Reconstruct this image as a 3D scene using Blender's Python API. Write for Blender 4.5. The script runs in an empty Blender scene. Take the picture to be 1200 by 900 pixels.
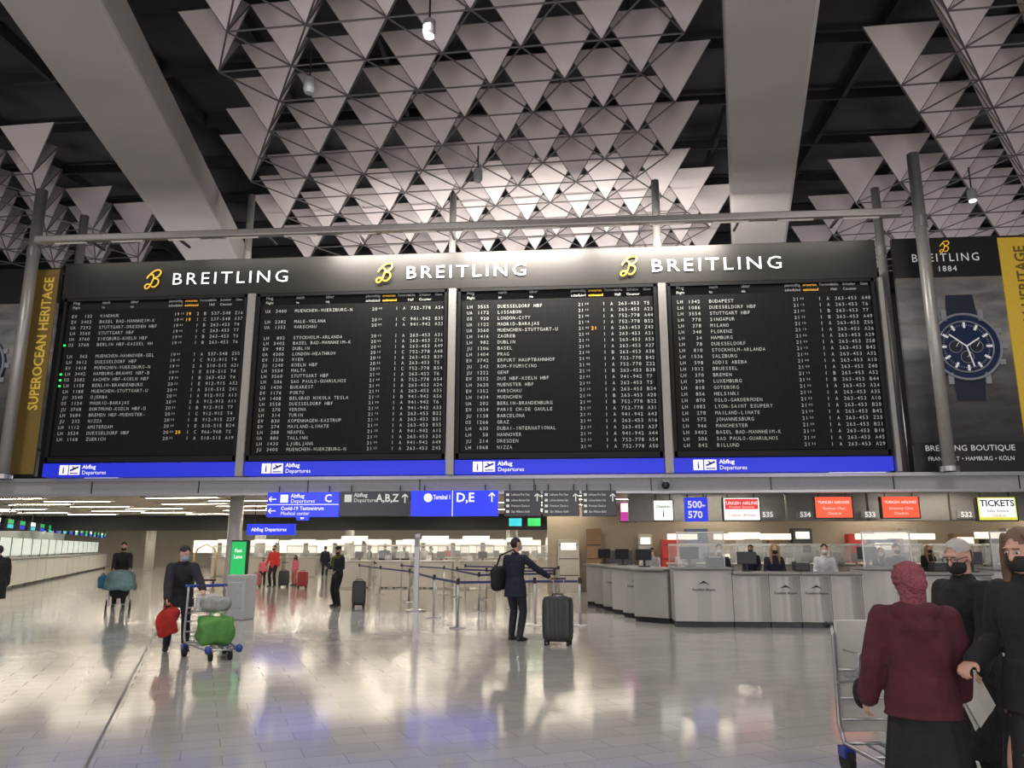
import bpy, bmesh, math, random
from mathutils import Vector, Matrix
random.seed(7)
V=Vector
sc=bpy.context.scene
COL=sc.collection
sc.view_settings.view_transform='Standard'
R=math.radians
# ------------------------------------------------------------ camera
CH=1.6; YAW=R(4.5); PIT=R(12.04)
cam=bpy.data.cameras.new('camera'); cam.sensor_width=36; cam.lens=27; cam.clip_end=300
co=bpy.data.objects.new('camera',cam); COL.objects.link(co)
co.location=(0,0,CH); co.rotation_euler=(R(90)+PIT,0,YAW); sc.camera=co
fw=V((-math.sin(YAW)*math.cos(PIT),math.cos(YAW)*math.cos(PIT),math.sin(PIT)))
rt=V((math.cos(YAW),math.sin(YAW),0)); up=rt.cross(fw)
O=V((0,0,CH))
def ray(px,py): return fw+rt*((px-600)/900)+up*((450-py)/900)
def aY(px,py,Y):
    r=ray(px,py); return O+r*(Y/r.y)
def aZ(px,py,Z):
    r=ray(px,py); return O+r*((Z-CH)/r.z)
def F(px,py): return aZ(px,py,0)
def G(px,d):
    p=V((-math.sin(YAW),math.cos(YAW),0))*d+rt*(d*(px-600)/900/1.0225); return V((p.x,p.y,0))
def proj(p):
    d=p-O; z=d.dot(fw)
    return (600+900*d.dot(rt)/z,450-900*d.dot(up)/z)
# ------------------------------------------------------------ materials
MC={}
def M(name,col,rough=.5,metal=0,emit=0,noise=.06,ns=12,ecol=None,alpha=None,bump=0,spec=None):
    if name in MC: return MC[name]
    m=bpy.data.materials.new(name); m.use_nodes=True
    nt=m.node_tree; b=nt.nodes['Principled BSDF']
    c=(*col,1)
    b.inputs['Roughness'].default_value=rough; b.inputs['Metallic'].default_value=metal
    if spec is not None: b.inputs['Specular IOR Level'].default_value=spec
    tc=nt.nodes.new('ShaderNodeTexCoord'); n=nt.nodes.new('ShaderNodeTexNoise'); n.inputs['Scale'].default_value=ns
    nt.links.new(tc.outputs['Object'],n.inputs['Vector'])
    mx=nt.nodes.new('ShaderNodeMix'); mx.data_type='RGBA'
    mx.inputs['A'].default_value=tuple(max(0,x*(1-noise*2)) for x in col)+(1,)
    mx.inputs['B'].default_value=tuple(min(1,x*(1+noise*2)) for x in col)+(1,)
    nt.links.new(n.outputs['Fac'],mx.inputs['Factor']); nt.links.new(mx.outputs['Result'],b.inputs['Base Color'])
    if emit:
        b.inputs['Emission Color'].default_value=(*(ecol or col),1); b.inputs['Emission Strength'].default_value=emit
    if alpha is not None: b.inputs['Alpha'].default_value=alpha
    if bump:
        bp=nt.nodes.new('ShaderNodeBump'); bp.inputs['Strength'].default_value=bump; bp.inputs['Distance'].default_value=.03
        nt.links.new(n.outputs['Fac'],bp.inputs['Height']); nt.links.new(bp.outputs['Normal'],b.inputs['Normal'])
    MC[name]=m; return m
steel=M('brushed_steel',(.42,.42,.44),.35,.8)
darkmetal=M('dark_metal',(.05,.05,.055),.4,.6)
black=M('black_plastic',(.012,.012,.014),.4)
rubber=M('rubber',(.015,.015,.015),.8)
white=M('white_paint',(.75,.75,.75),.5)
grey=M('grey_paint',(.3,.31,.32),.5)
txtW=M('white_lettering',(.8,.8,.8),.5,0,.65)
txtF=M('flap_lettering',(.42,.42,.4),.5,0,.22)  # slight glow in the flap characters stands in for lamp light on them
txtO=M('orange_lettering',(.9,.45,.03),.5,0,.7)
gold=M('gold_paint',(.75,.45,.04),.4,.1,.5,ecol=(.85,.5,.03))
blueE=M('blue_sign',(.01,.03,.6),.3,0,.85,ecol=(.012,.03,.68))
blueS=M('blue_strip_sign',(.008,.02,.4),.4,0,.75,ecol=(.008,.02,.55))
skin=M('skin',(.55,.32,.24),.5)
# ------------------------------------------------------------ glyphs
GL={}
def ev_mesh(ob):
    dg=bpy.context.evaluated_depsgraph_get(); dg.update()
    return bpy.data.meshes.new_from_object(ob.evaluated_get(dg))
_cu=bpy.data.curves.new('t','FONT'); _cu.size=1; _cu.resolution_u=2
_ob=bpy.data.objects.new('t',_cu); COL.objects.link(_ob)
def _tm(s,off):
    _cu.body=s; _cu.offset=off; me=ev_mesh(_ob)
    v=[p.co.copy() for p in me.vertices]; f=[tuple(p.vertices) for p in me.polygons]
    bpy.data.meshes.remove(me); return v,f
barx=max(p.x for p in _tm('|',0)[0])
CHS="ABCDEFGHIJKLMNOPQRSTUVWXYZabcdefghijklmnopqrstuvwxyz0123456789-.,:/&|+üäößÄÖÜ•"
for c in CHS:
    v2,_=_tm(c+'|',0); adv=max(p.x for p in v2)-barx
    for b,off in ((0,0),(1,.022)):
        v,f=_tm(c,off); GL[(c,b)]=(v,f,adv)
CAP=max(p.y for p in GL[('H',0)][0])
bpy.data.objects.remove(_ob)
# ------------------------------------------------------------ builder
class B:
    def __init__(s): s.v=[];s.f=[];s.m=[]
    def add(s,v,f,mi=0):
        o=len(s.v); s.v+= [V(x) for x in v]; s.f+=[tuple(i+o for i in q) for q in f]; s.m+=[mi]*len(f); return s
    def box(s,c,d,rz=0,mi=0,M3=None):
        c=V(c); hx,hy,hz=[k/2 for k in d]
        vs=[V((x,y,z)) for x in(-hx,hx) for y in(-hy,hy) for z in(-hz,hz)]
        m=M3 if M3 is not None else Matrix.Rotation(rz,3,'Z')
        vs=[m@v+c for v in vs]
        return s.add(vs,[(0,1,3,2),(4,6,7,5),(0,4,5,1),(2,3,7,6),(0,2,6,4),(1,5,7,3)],mi)
    def tube(s,pts,rad,n=10,mi=0,side=None,round_=False):
        pts=[V(p) for p in pts]
        if not isinstance(rad,(list,tuple)): rad=[rad]*len(pts)
        rad=[r if isinstance(r,tuple) else (r,r) for r in rad]
        if round_:
            d0=(pts[0]-pts[1]).normalized(); d1=(pts[-1]-pts[-2]).normalized()
            r0=rad[0];r1=rad[-1];m0=min(r0);m1=min(r1)
            pre=[];pr=[]
            for a in (80,50,25):
                k=math.cos(R(a)); pre.append(pts[0]+d0*m0*math.sin(R(a))); pr.append((r0[0]*k,r0[1]*k))
            po=[];qr=[]
            for a in (25,50,80):
                k=math.cos(R(a)); po.append(pts[-1]+d1*m1*math.sin(R(a))); qr.append((r1[0]*k,r1[1]*k))
            pts=pre+pts+po; rad=pr+rad+qr
        vs=[];N=len(pts);u=V(side) if side is not None else None
        for i,p in enumerate(pts):
            t=((pts[min(i+1,N-1)]-pts[i]).normalized()+(pts[i]-pts[max(i-1,0)]).normalized())
            if t.length<1e-6: t=V((0,0,1))
            t.normalize()
            if u is None: u=t.orthogonal()
            uu=(u-t*u.dot(t))
            if uu.length<1e-5: uu=t.orthogonal()
            uu.normalize(); 
            if side is None: u=uu
            w=t.cross(uu)
            for k in range(n):
                a=2*math.pi*k/n
                vs.append(p+uu*math.cos(a)*rad[i][0]+w*math.sin(a)*rad[i][1])
        fs=[]
        for i in range(N-1):
            for k in range(n):
                k2=(k+1)%n
                fs.append((i*n+k,i*n+k2,(i+1)*n+k2,(i+1)*n+k))
        fs.append(tuple(range(n-1,-1,-1))); fs.append(tuple((N-1)*n+k for k in range(n)))
        return s.add(vs,fs,mi)
    def cyl(s,p0,p1,r,n=16,mi=0,r1=None): return s.tube([p0,p1],[r,r if r1 is None else r1],n,mi)
    def ell(s,c,r,nu=16,nv=10,mi=0,e=1.0,M3=None,keep=None):
        c=V(c);vs=[];sg=lambda x,p:math.copysign(abs(x)**p,x)
        for j in range(nv+1):
            th=math.pi*j/nv-math.pi/2
            for i in range(nu):
                ph=2*math.pi*i/nu
                q=V((sg(math.cos(th),e)*sg(math.cos(ph),e)*r[0],sg(math.cos(th),e)*sg(math.sin(ph),e)*r[1],sg(math.sin(th),e)*r[2]))
                vs.append(q)
        fs=[(j*nu+i,j*nu+(i+1)%nu,(j+1)*nu+(i+1)%nu,(j+1)*nu+i) for j in range(nv) for i in range(nu)]
        if keep: fs=[f for f in fs if keep(sum((vs[i] for i in f),V())/4)]
        vs=[((M3@q) if M3 is not None else q)+c for q in vs]
        return s.add(vs,fs,mi)
    def torus(s,c,R0,r,ax=(0,1,0),n=24,m=6,mi=0):
        ax=V(ax).normalized();u=ax.orthogonal().normalized();w=ax.cross(u);vs=[]
        for i in range(n):
            a=2*math.pi*i/n;d=u*math.cos(a)+w*math.sin(a)
            for j in range(m):
                b=2*math.pi*j/m; vs.append(V(c)+d*(R0+r*math.cos(b))+ax*r*math.sin(b))
        fs=[(i*m+j,((i+1)%n)*m+j,((i+1)%n)*m+(j+1)%m,i*m+(j+1)%m) for i in range(n) for j in range(m)]
        return s.add(vs,fs,mi)
    def text(s,body,o,h,ax=(1,0,0),ay=(0,0,1),al='L',mono=0,bold=0,mi=0,track=0,fit=0):
        ax=V(ax);ay=V(ay);k=h/CAP
        if mono: w=mono*len(body)
        else: w=sum((GL[(c,0)][2] if c!=' ' else .33)+track for c in body)*k
        kx=1.0
        if fit: kx=fit/w; w=fit
        x={'L':0,'C':-w/2,'R':-w}[al]; o=V(o)
        for c in body:
            if c!=' ':
                v,f,a=GL[(c,bold)]
                if mono:
                    mnx=min(p.x for p in v);mxx=max(p.x for p in v)
                    g=min(1.0,mono*.78/max(1e-6,(mxx-mnx)*k))
                    off=(mono-(mxx-mnx)*k*g)/2
                    s.add([o+ax*(x+off+(p.x-mnx)*k*g)+ay*p.y*k for p in v],f,mi)
                else: s.add([o+ax*(x+p.x*k*kx)+ay*p.y*k for p in v],f,mi)
            if mono: x+=mono
            else: x+=((GL[(c,0)][2] if c!=' ' else .33)+track)*k*kx
        return s
    def obj(s,name,mats,parent=None,smooth=False,bevel=0,loc=None,rz=0,scale=1,off=None,label=None,cat=None,group=None,kind=None,remesh=0,sm=2):
        me=bpy.data.meshes.new(name)
        o_=V(off) if off is not None else V()
        me.from_pydata([(p-o_)*scale for p in s.v],[],s.f); 
        if not isinstance(mats,(list,tuple)): mats=[mats]
        if remesh:
            t=bpy.data.objects.new('tmp',me); COL.objects.link(t)
            md=t.modifiers.new('r','REMESH'); md.mode='VOXEL'; md.voxel_size=remesh
            if sm: 
                q=t.modifiers.new('s','SMOOTH'); q.iterations=sm; q.factor=.5
            me2=ev_mesh(t); bpy.data.objects.remove(t); bpy.data.meshes.remove(me); me=me2; me.name=name
            me.materials.clear()
        for m in mats: me.materials.append(m)
        if not remesh: me.polygons.foreach_set('material_index',s.m)
        else: me.polygons.foreach_set('material_index',[0]*len(me.polygons))
        if smooth: me.polygons.foreach_set('use_smooth',[True]*len(me.polygons))
        me.update()
        ob=bpy.data.objects.new(name,me); COL.objects.link(ob)
        if parent: ob.parent=parent
        if loc is not None: ob.location=loc
        ob.rotation_euler=(0,0,rz)
        if bevel:
            bv=ob.modifiers.new('b','BEVEL'); bv.width=bevel; bv.segments=2; bv.limit_method='ANGLE'
        tag(ob,label,cat,group,kind); return ob
def tag(ob,label=None,cat=None,group=None,kind=None):
    if label: ob['label']=label
    if cat: ob['category']=cat
    if group: ob['group']=group
    if kind: ob['kind']=kind
def root(name,loc,rz,label,cat,group=None):
    e=bpy.data.objects.new(name,None); e.empty_display_size=.1; COL.objects.link(e)
    e.location=loc; e.rotation_euler=(0,0,rz); tag(e,label,cat,group); return e
def dup(r,loc,rz=None,label=None):
    def cp(o,par):
        n=o.copy(); COL.objects.link(n)
        if par: n.parent=par
        for c in o.children: cp(c,n)
        return n
    kids=list(r.children)
    n=r.copy(); COL.objects.link(n); n.location=loc
    if rz is not None: n.rotation_euler=(0,0,rz)
    for c in kids: cp(c,n)
    if label: n['label']=label
    return n
def lamp(kind,loc,e,size=1,rot=(0,0,0),col=(1,1,1),sy=None,name='lamp_light'):
    l=bpy.data.lights.new(name,kind); l.energy=e; l.color=col
    if kind=='AREA':
        l.size=size
        if sy: l.shape='RECTANGLE'; l.size_y=sy
    else: l.shadow_soft_size=size
    o=bpy.data.objects.new(name,l); COL.objects.link(o); o.location=loc; o.rotation_euler=rot; return o
# ------------------------------------------------------------ world
w=bpy.data.worlds.new('world'); sc.world=w; w.use_nodes=True
w.node_tree.nodes['Background'].inputs[0].default_value=(.62,.565,.56,1)
w.node_tree.nodes['Background'].inputs[1].default_value=.55
# ------------------------------------------------------------ floor
TA=R(26.3)
fm=bpy.data.materials.new('polished_stone_floor'); fm.use_nodes=True; nt=fm.node_tree; bs=nt.nodes['Principled BSDF']
tc=nt.nodes.new('ShaderNodeTexCoord'); mp=nt.nodes.new('ShaderNodeMapping'); mp.inputs['Rotation'].default_value=(0,0,-TA)
nt.links.new(tc.outputs['Object'],mp.inputs['Vector'])
br=nt.nodes.new('ShaderNodeTexBrick'); br.inputs['Scale'].default_value=1; br.inputs['Brick Width'].default_value=.6; br.inputs['Row Height'].default_value=.3
br.offset=0.5; br.inputs['Mortar Size'].default_value=.004; br.inputs['Color1'].default_value=(.41,.395,.375,1); br.inputs['Color2'].default_value=(.47,.455,.43,1); br.inputs['Mortar'].default_value=(.27,.26,.25,1)
nt.links.new(mp.outputs[0],br.inputs['Vector'])
nz=nt.nodes.new('ShaderNodeTexNoise'); nz.inputs['Scale'].default_value=90; nz.inputs['Detail'].default_value=4
nt.links.new(mp.outputs[0],nz.inputs['Vector'])
rmp=nt.nodes.new('ShaderNodeMapRange'); rmp.inputs['From Min'].default_value=.3; rmp.inputs['From Max'].default_value=.7; rmp.inputs['To Min'].default_value=.75; rmp.inputs['To Max'].default_value=1.05
nt.links.new(nz.outputs['Fac'],rmp.inputs['Value'])
mx=nt.nodes.new('ShaderNodeMix'); mx.data_type='RGBA'; mx.blend_type='MULTIPLY'; mx.inputs['Factor'].default_value=1
nt.links.new(br.outputs['Color'],mx.inputs['A']); nt.links.new(rmp.outputs[0],mx.inputs['B'])
nt.links.new(mx.outputs['Result'],bs.inputs['Base Color'])
nz2=nt.nodes.new('ShaderNodeTexNoise'); nz2.inputs['Scale'].default_value=1.3
nt.links.new(mp.outputs[0],nz2.inputs['Vector'])
mr=nt.nodes.new('ShaderNodeMapRange'); mr.inputs['To Min'].default_value=.07; mr.inputs['To Max'].default_value=.15
nt.links.new(nz2.outputs['Fac'],mr.inputs['Value']); nt.links.new(mr.outputs[0],bs.inputs['Roughness'])
bs.inputs['Specular IOR Level'].default_value=.38
bp=nt.nodes.new('ShaderNodeBump'); bp.inputs['Strength'].default_value=.06; bp.inputs['Distance'].default_value=.02
nt.links.new(br.outputs['Fac'],bp.inputs['Height']); nt.links.new(bp.outputs['Normal'],bs.inputs['Normal'])
B().add([(-60,-12,0),(50,-12,0),(50,75,0),(-60,75,0)],[(0,1,2,3)]).obj('floor',fm,kind='structure')
a=F(100,900);b=F(205,695); d=(b-a).normalized(); a=a-d*3
n=d.cross(V((0,0,1)))*.013
B().add([a-n+V((0,0,.002)),a+n+V((0,0,.002)),b+n+V((0,0,.002)),b-n+V((0,0,.002))],[(0,1,2,3)]).obj('trim_1',M('joint_metal',(.13,.13,.13),.3,.3),kind='structure')
# ------------------------------------------------------------ main shell
ZC=12.7
ceilm=M('dark_ceiling',(.04,.04,.045),.9,noise=.25,ns=.4)
B().box((-5,24,ZC+2.2),(110,75,.3)).obj('ceiling',ceilm,kind='structure')
g=B()
for i in range(24): g.box((-40+i*3.2,20,ZC+1.85),(.12,60,.35))
for j in range(18): g.box((-5,0+j*2.6,ZC+1.8),(90,.1,.3))
g.obj('trim_2',M('joist_dark',(.02,.02,.022),.8),kind='structure')
wallU=M('upper_wall',(.04,.04,.045),.8,noise=.1,ns=.6)
B().box((-5,38,8.2),(110,.3,11.5)).obj('wall_north',wallU,kind='structure')
wallL=M('lower_wall',(.6,.57,.52),.6,noise=.05,ns=.7)
B().box((-5,68,1.65),(110,.3,3.3)).obj('wall_far',wallL,kind='structure')
B().box((-58,28,7),(.3,85,14)).obj('wall_west',M('side_wall',(.3,.3,.31),.7),kind='structure')
B().box((46,28,7),(.3,85,14)).obj('wall_east',MC['side_wall'],kind='structure')
lc=bpy.data.materials.new('slat_ceiling'); lc.use_nodes=True; nt=lc.node_tree; bs=nt.nodes['Principled BSDF']
tc=nt.nodes.new('ShaderNodeTexCoord'); wv=nt.nodes.new('ShaderNodeTexWave'); wv.bands_direction='Y'; wv.inputs['Scale'].default_value=1.2
nt.links.new(tc.outputs['Object'],wv.inputs['Vector']); cr=nt.nodes.new('ShaderNodeValToRGB')
cr.color_ramp.elements[0].color=(.15,.13,.1,1); cr.color_ramp.elements[1].color=(.75,.69,.58,1)
nt.links.new(wv.outputs['Color'],cr.inputs[0]); nt.links.new(cr.outputs[0],bs.inputs['Base Color']); bs.inputs['Roughness'].default_value=.6
B().box((-5,44.2,3.32),(110,48,.2)).obj('ceiling_lower',lc,kind='structure')
fas=B(); 
zf0=aY(600,579,20).z; zf1=aY(600,557,20).z
fas.box((-5,20.1,(zf0+zf1)/2),(110,.2,zf1-zf0)); fas.box((-5,19.95,zf1-.05),(110,.12,.09),mi=1); fas.box((-5,19.97,zf0+.03),(110,.1,.06),mi=1)
for i in range(36): fas.box((-55+i*3,19.99,(zf0+zf1)/2),(.02,.03,zf1-zf0-.1),mi=2)
fas.obj('trim_3',[M('fascia_panel',(.38,.38,.38),.5,.1),steel,darkmetal],kind='structure')
# ------------------------------------------------------------ beams
conc=M('concrete_beam',(.47,.45,.44),.85,noise=.08,ns=.5,bump=.1)
def beam(name,f,n,hw_f,zb,zt):
    pf=aZ(*f,zb); pn=aZ(*n,zb); d=(pn-pf).normalized(); pn=pn+d*9; pf=pf-d*4
    s=d.cross(V((0,0,1)))*hw_f
    vs=[pf-s,pf+s,pn+s,pn-s]; vt=[p+V((0,0,zt-zb)) for p in vs]
    b=B().add(vs+vt,[(3,2,1,0),(4,5,6,7),(0,1,5,4),(1,2,6,5),(2,3,7,6),(3,0,4,7)])
    b.obj(name,conc,kind='structure',bevel=.08)
beam('trim_4',(246,302),(56,0),.88,11.0,12.0)
beam('trim_5',(890,283),(905,0),.82,11.0,12.3)
# ------------------------------------------------------------ space frame
def inpoly(x,y,P):
    c=False;j=len(P)-1
    for i in range(len(P)):
        if (P[i][1]>y)!=(P[j][1]>y) and x<(P[j][0]-P[i][0])*(y-P[i][1])/(P[j][1]-P[i][1])+P[i][0]: c=not c
        j=i
    return c
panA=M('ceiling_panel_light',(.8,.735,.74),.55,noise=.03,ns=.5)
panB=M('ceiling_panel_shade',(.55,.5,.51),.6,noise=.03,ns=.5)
strut=M('strut_paint',(.15,.14,.14),.5,.3)
a=1.7; hh=a*math.sqrt(3)/2; DZ=1.3
LR=R(-3)
def lat(i,j): 
    x=(i+.5*(j%2))*a; y=j*hh*.86
    return V((x*math.cos(LR)-y*math.sin(LR),x*math.sin(LR)+y*math.cos(LR),ZC+.6))
clusters=[
 [(200,-220),(840,-220),(805,0),(795,110),(790,170),(850,250),(840,300),(345,300),(318,245),(248,150),(265,100),(232,0)],
 [(1010,-220),(1700,-220),(1700,300),(940,300),(965,215),(1055,170),(1050,80),(1035,0)],
 [(-500,60),(-10,165),(45,175),(60,215),(150,235),(195,290),(190,305),(-500,305)]]
for ci,P in enumerate(clusters):
    panels=[]
    for j in range(-2,50):
        for i in range(-34,34):
            A=lat(i,j);Bp=lat(i+1,j); Cc=lat(i+(j%2),j+1)
            c=(A+Bp+Cc)/3
            if (c-O).dot(fw)<2: continue
            q=proj(c-V((0,0,DZ*.5)))
            if not inpoly(q[0],q[1],P): continue
            bot=c-V((0,0,DZ))
            panels.append((A,Bp,Cc,bot))
    r0=root('space_frame_ceiling_cluster',(0,0,0),0,'white triangular ceiling panels on a grey steel space frame','ceiling panels')
    cen=sum((p[3] for p in panels),V())/len(panels); r0.location=cen
    st=B(); seen=set()
    def bar(p,q,r=.016):
        k=tuple(sorted([(round(p.x,1),round(p.y,1),round(p.z,1)),(round(q.x,1),round(q.y,1),round(q.z,1))]))
        if k in seen: return
        seen.add(k); st.cyl(p,q,r,5)
    bots=[p[3] for p in panels]
    for A,Bp,Cc,bt in panels:
        for p,q in((A,Bp),(A,bt),(Bp,bt),(Cc,bt)): bar(p,q)
    for x in range(len(bots)):
        for y in range(x+1,len(bots)):
            if (bots[x]-bots[y]).length<a*1.05: bar(bots[x],bots[y],.022)
    st.obj('strut',strut,r0,off=cen,kind='stuff')
    panels.sort(key=lambda p:(p[3]-O).length)
    rest=B(); dark=B()
    def tri(bb,a_,b_,c_,k=.985):
        m=(a_+b_+c_)/3
        a_,b_,c_=[m+(p-m)*k for p in(a_,b_,c_)]
        n=(b_-a_).cross(c_-a_).normalized()*.015
        bb.add([a_-n,b_-n,c_-n,a_+n,b_+n,c_+n],[(2,1,0),(3,4,5),(0,1,4,3),(1,2,5,4),(2,0,3,5)])
    for k,(A,Bp,Cc,bt) in enumerate(panels):
        if k<100 and ci==0 or k<70 and ci==1 or k<30 and ci==2:
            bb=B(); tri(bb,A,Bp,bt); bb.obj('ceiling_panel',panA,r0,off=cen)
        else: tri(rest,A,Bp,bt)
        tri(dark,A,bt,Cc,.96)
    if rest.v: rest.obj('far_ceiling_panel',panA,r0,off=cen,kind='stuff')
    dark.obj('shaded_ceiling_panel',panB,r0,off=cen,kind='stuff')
lmE=M('spot_glow',(1,.97,1),.4,0,14)
for k,(px,py) in enumerate([(503,42),(362,108),(560,212),(1140,235)]):
    p=aZ(px,py,11.0); on=k in(0,3)
    r1=root('ceiling_spotlight',p,0,'grey cylindrical spotlight hanging under the space frame','spotlight','hall spotlights')
    B().tube([(0,0,0),(0,0,.05),(0,0,.3),(0,0,.36)],[.1,.12,.12,.05],16).obj('housing',grey,r1)
    B().cyl((0,0,.34),(0,0,1.0),.02,8).obj('stem',darkmetal,r1)
    B().cyl((0,0,-.02),(0,0,.03),.09,16).obj('lens',lmE if on else M('lens_off',(.5,.5,.52),.3),r1)
# ------------------------------------------------------------ board
YB=19.7
XL=aY(47,553,YB).x; XR=aY(1052,548,YB).x
ZB=aY(600,556,YB).z; ZS=aY(600,538,YB).z; ZH=aY(600,338,YB).z; ZT=aY(600,294,YB).z
W=(XR-XL)/4
dest=["WINDHUK|BASEL BAD-MANNHEIM-K|STUTTGART-DRESDEN HBF|STUTTGART HBF|SIEGBURG-KOELN HBF|BERLIN HBF-KASSEL WH||MUENCHEN-HANNOVER-GEL|DUESSELDORF HBF|MUENCHEN-WUERZBURG-N|HAMBURG-BRAHMS HBF-B|AACHEN HBF-KOELN HBF|BERLIN-BRANDENBURG|MUENCHEN-STUTTGART-U|DJERBA|MADRID-BARAJAS|DORTMUND-KOELN HBF-D|BREMEN HBF-MUENSTER-|NIZZA|AMSTERDAM|DUESSELDORF HBF|ZUERICH",
"MUENCHEN-WUERZBURG-N||MALE-VELANA|WARSCHAU||STOCKHOLM-ARLANDA|BASEL BAD-MANNHEIM-K|DUBLIN|LONDON-HEATHROW|WIEN|KOELN HBF|MALTA|STUTTGART HBF|SAO PAULO-GUARULHOS|BUKAREST|PORTO|BELGRAD NIKOLA TESLA|DUESSELDORF HBF|VERONA|TURIN|KOPENHAGEN-KASTRUP|MAILAND-LINATE|NEAPEL|TALLINN|LJUBLJANA|MUENCHEN-WUERZBURG-N",
"DUESSELDORF HBF|LISSABON|LONDON-CITY|MADRID-BARAJAS|MUENCHEN-STUTTGART-U|ZAGREB|DUBLIN|BASEL|PRAG|ERFURT HAUPTBAHNHOF|ROM-FIUMICINO|GENF|DUS HBF-KOELN HBF|MUENSTER HBF|WARSCHAU|MUENCHEN|BERLIN-BRANDENBURG|PARIS CH-DE GAULLE|BARCELONA|GRAZ|DUBAI-INTERNATIONAL|HANNOVER|DRESDEN|NIZZA",
"BUDAPEST|DUESSELDORF HBF|STUTTGART HBF|SINGAPUR|MILANO|FLORENZ|HAMBURG|DUESSELDORF|STOCKHOLM-ARLANDA|SALZBURG|ADDIS ABEBA|BRUESSEL|BREMEN|LUXEMBURG|GOTEBORG|HELSINKI|OSLO-GARDERMOEN|LYON-SAINT EXUPERY|MAILAND-LINATE|JOHANNESBURG|MANCHESTER|BASEL BAD-MANNHEIM-K|SAO PAULO-GUARULHOS|BILLUND"]
numb=[[132,3402,7292,3560,3760,3768,0,362,3612,1418,3442,3582,1158,1188,3540,1124,3768,3684,232,1112,3524,1168],[3400,0,2382,1352,0,802,3402,982,4300,1236,1240,3554,3560,506,1430,1176,1408,3558,270,314,830,274,288,880,1430,3400],[3555,1172,920,1122,3560,1416,982,1206,1404,3742,242,1222,3552,3620,1352,1434,202,1034,1138,1266,630,58,214,1068],[1342,1086,3554,778,278,348,34,78,810,1536,598,1012,370,399,818,856,870,1082,278,572,946,3402,506,842]]
flapm=bpy.data.materials.new('flap_face'); flapm.use_nodes=True; nt=flapm.node_tree; bs=nt.nodes['Principled BSDF']
tc=nt.nodes.new('ShaderNodeTexCoord'); mp=nt.nodes.new('ShaderNodeMapping'); mp.inputs['Rotation'].default_value=(R(90),0,0)
br=nt.nodes.new('ShaderNodeTexBrick'); br.offset=0; br.inputs['Scale'].default_value=1; br.inputs['Brick Width'].default_value=.088; br.inputs['Row Height'].default_value=.178; br.inputs['Mortar Size'].default_value=.006
br.inputs['Color1'].default_value=(.010,.010,.0105,1); br.inputs['Color2'].default_value=(.012,.012,.0125,1); br.inputs['Mortar'].default_value=(.007,.007,.007,1)
nt.links.new(tc.outputs['Object'],mp.inputs[0]); nt.links.new(mp.outputs[0],br.inputs['Vector']); nt.links.new(br.outputs['Color'],bs.inputs['Base Color']); bs.inputs['Roughness'].default_value=.6; bs.inputs['Specular IOR Level'].default_value=.12
framem=M('board_frame',(.010,.010,.011),.5,0,spec=.2)
sepm=M('board_post',(.3,.29,.28),.4,.5)
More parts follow.
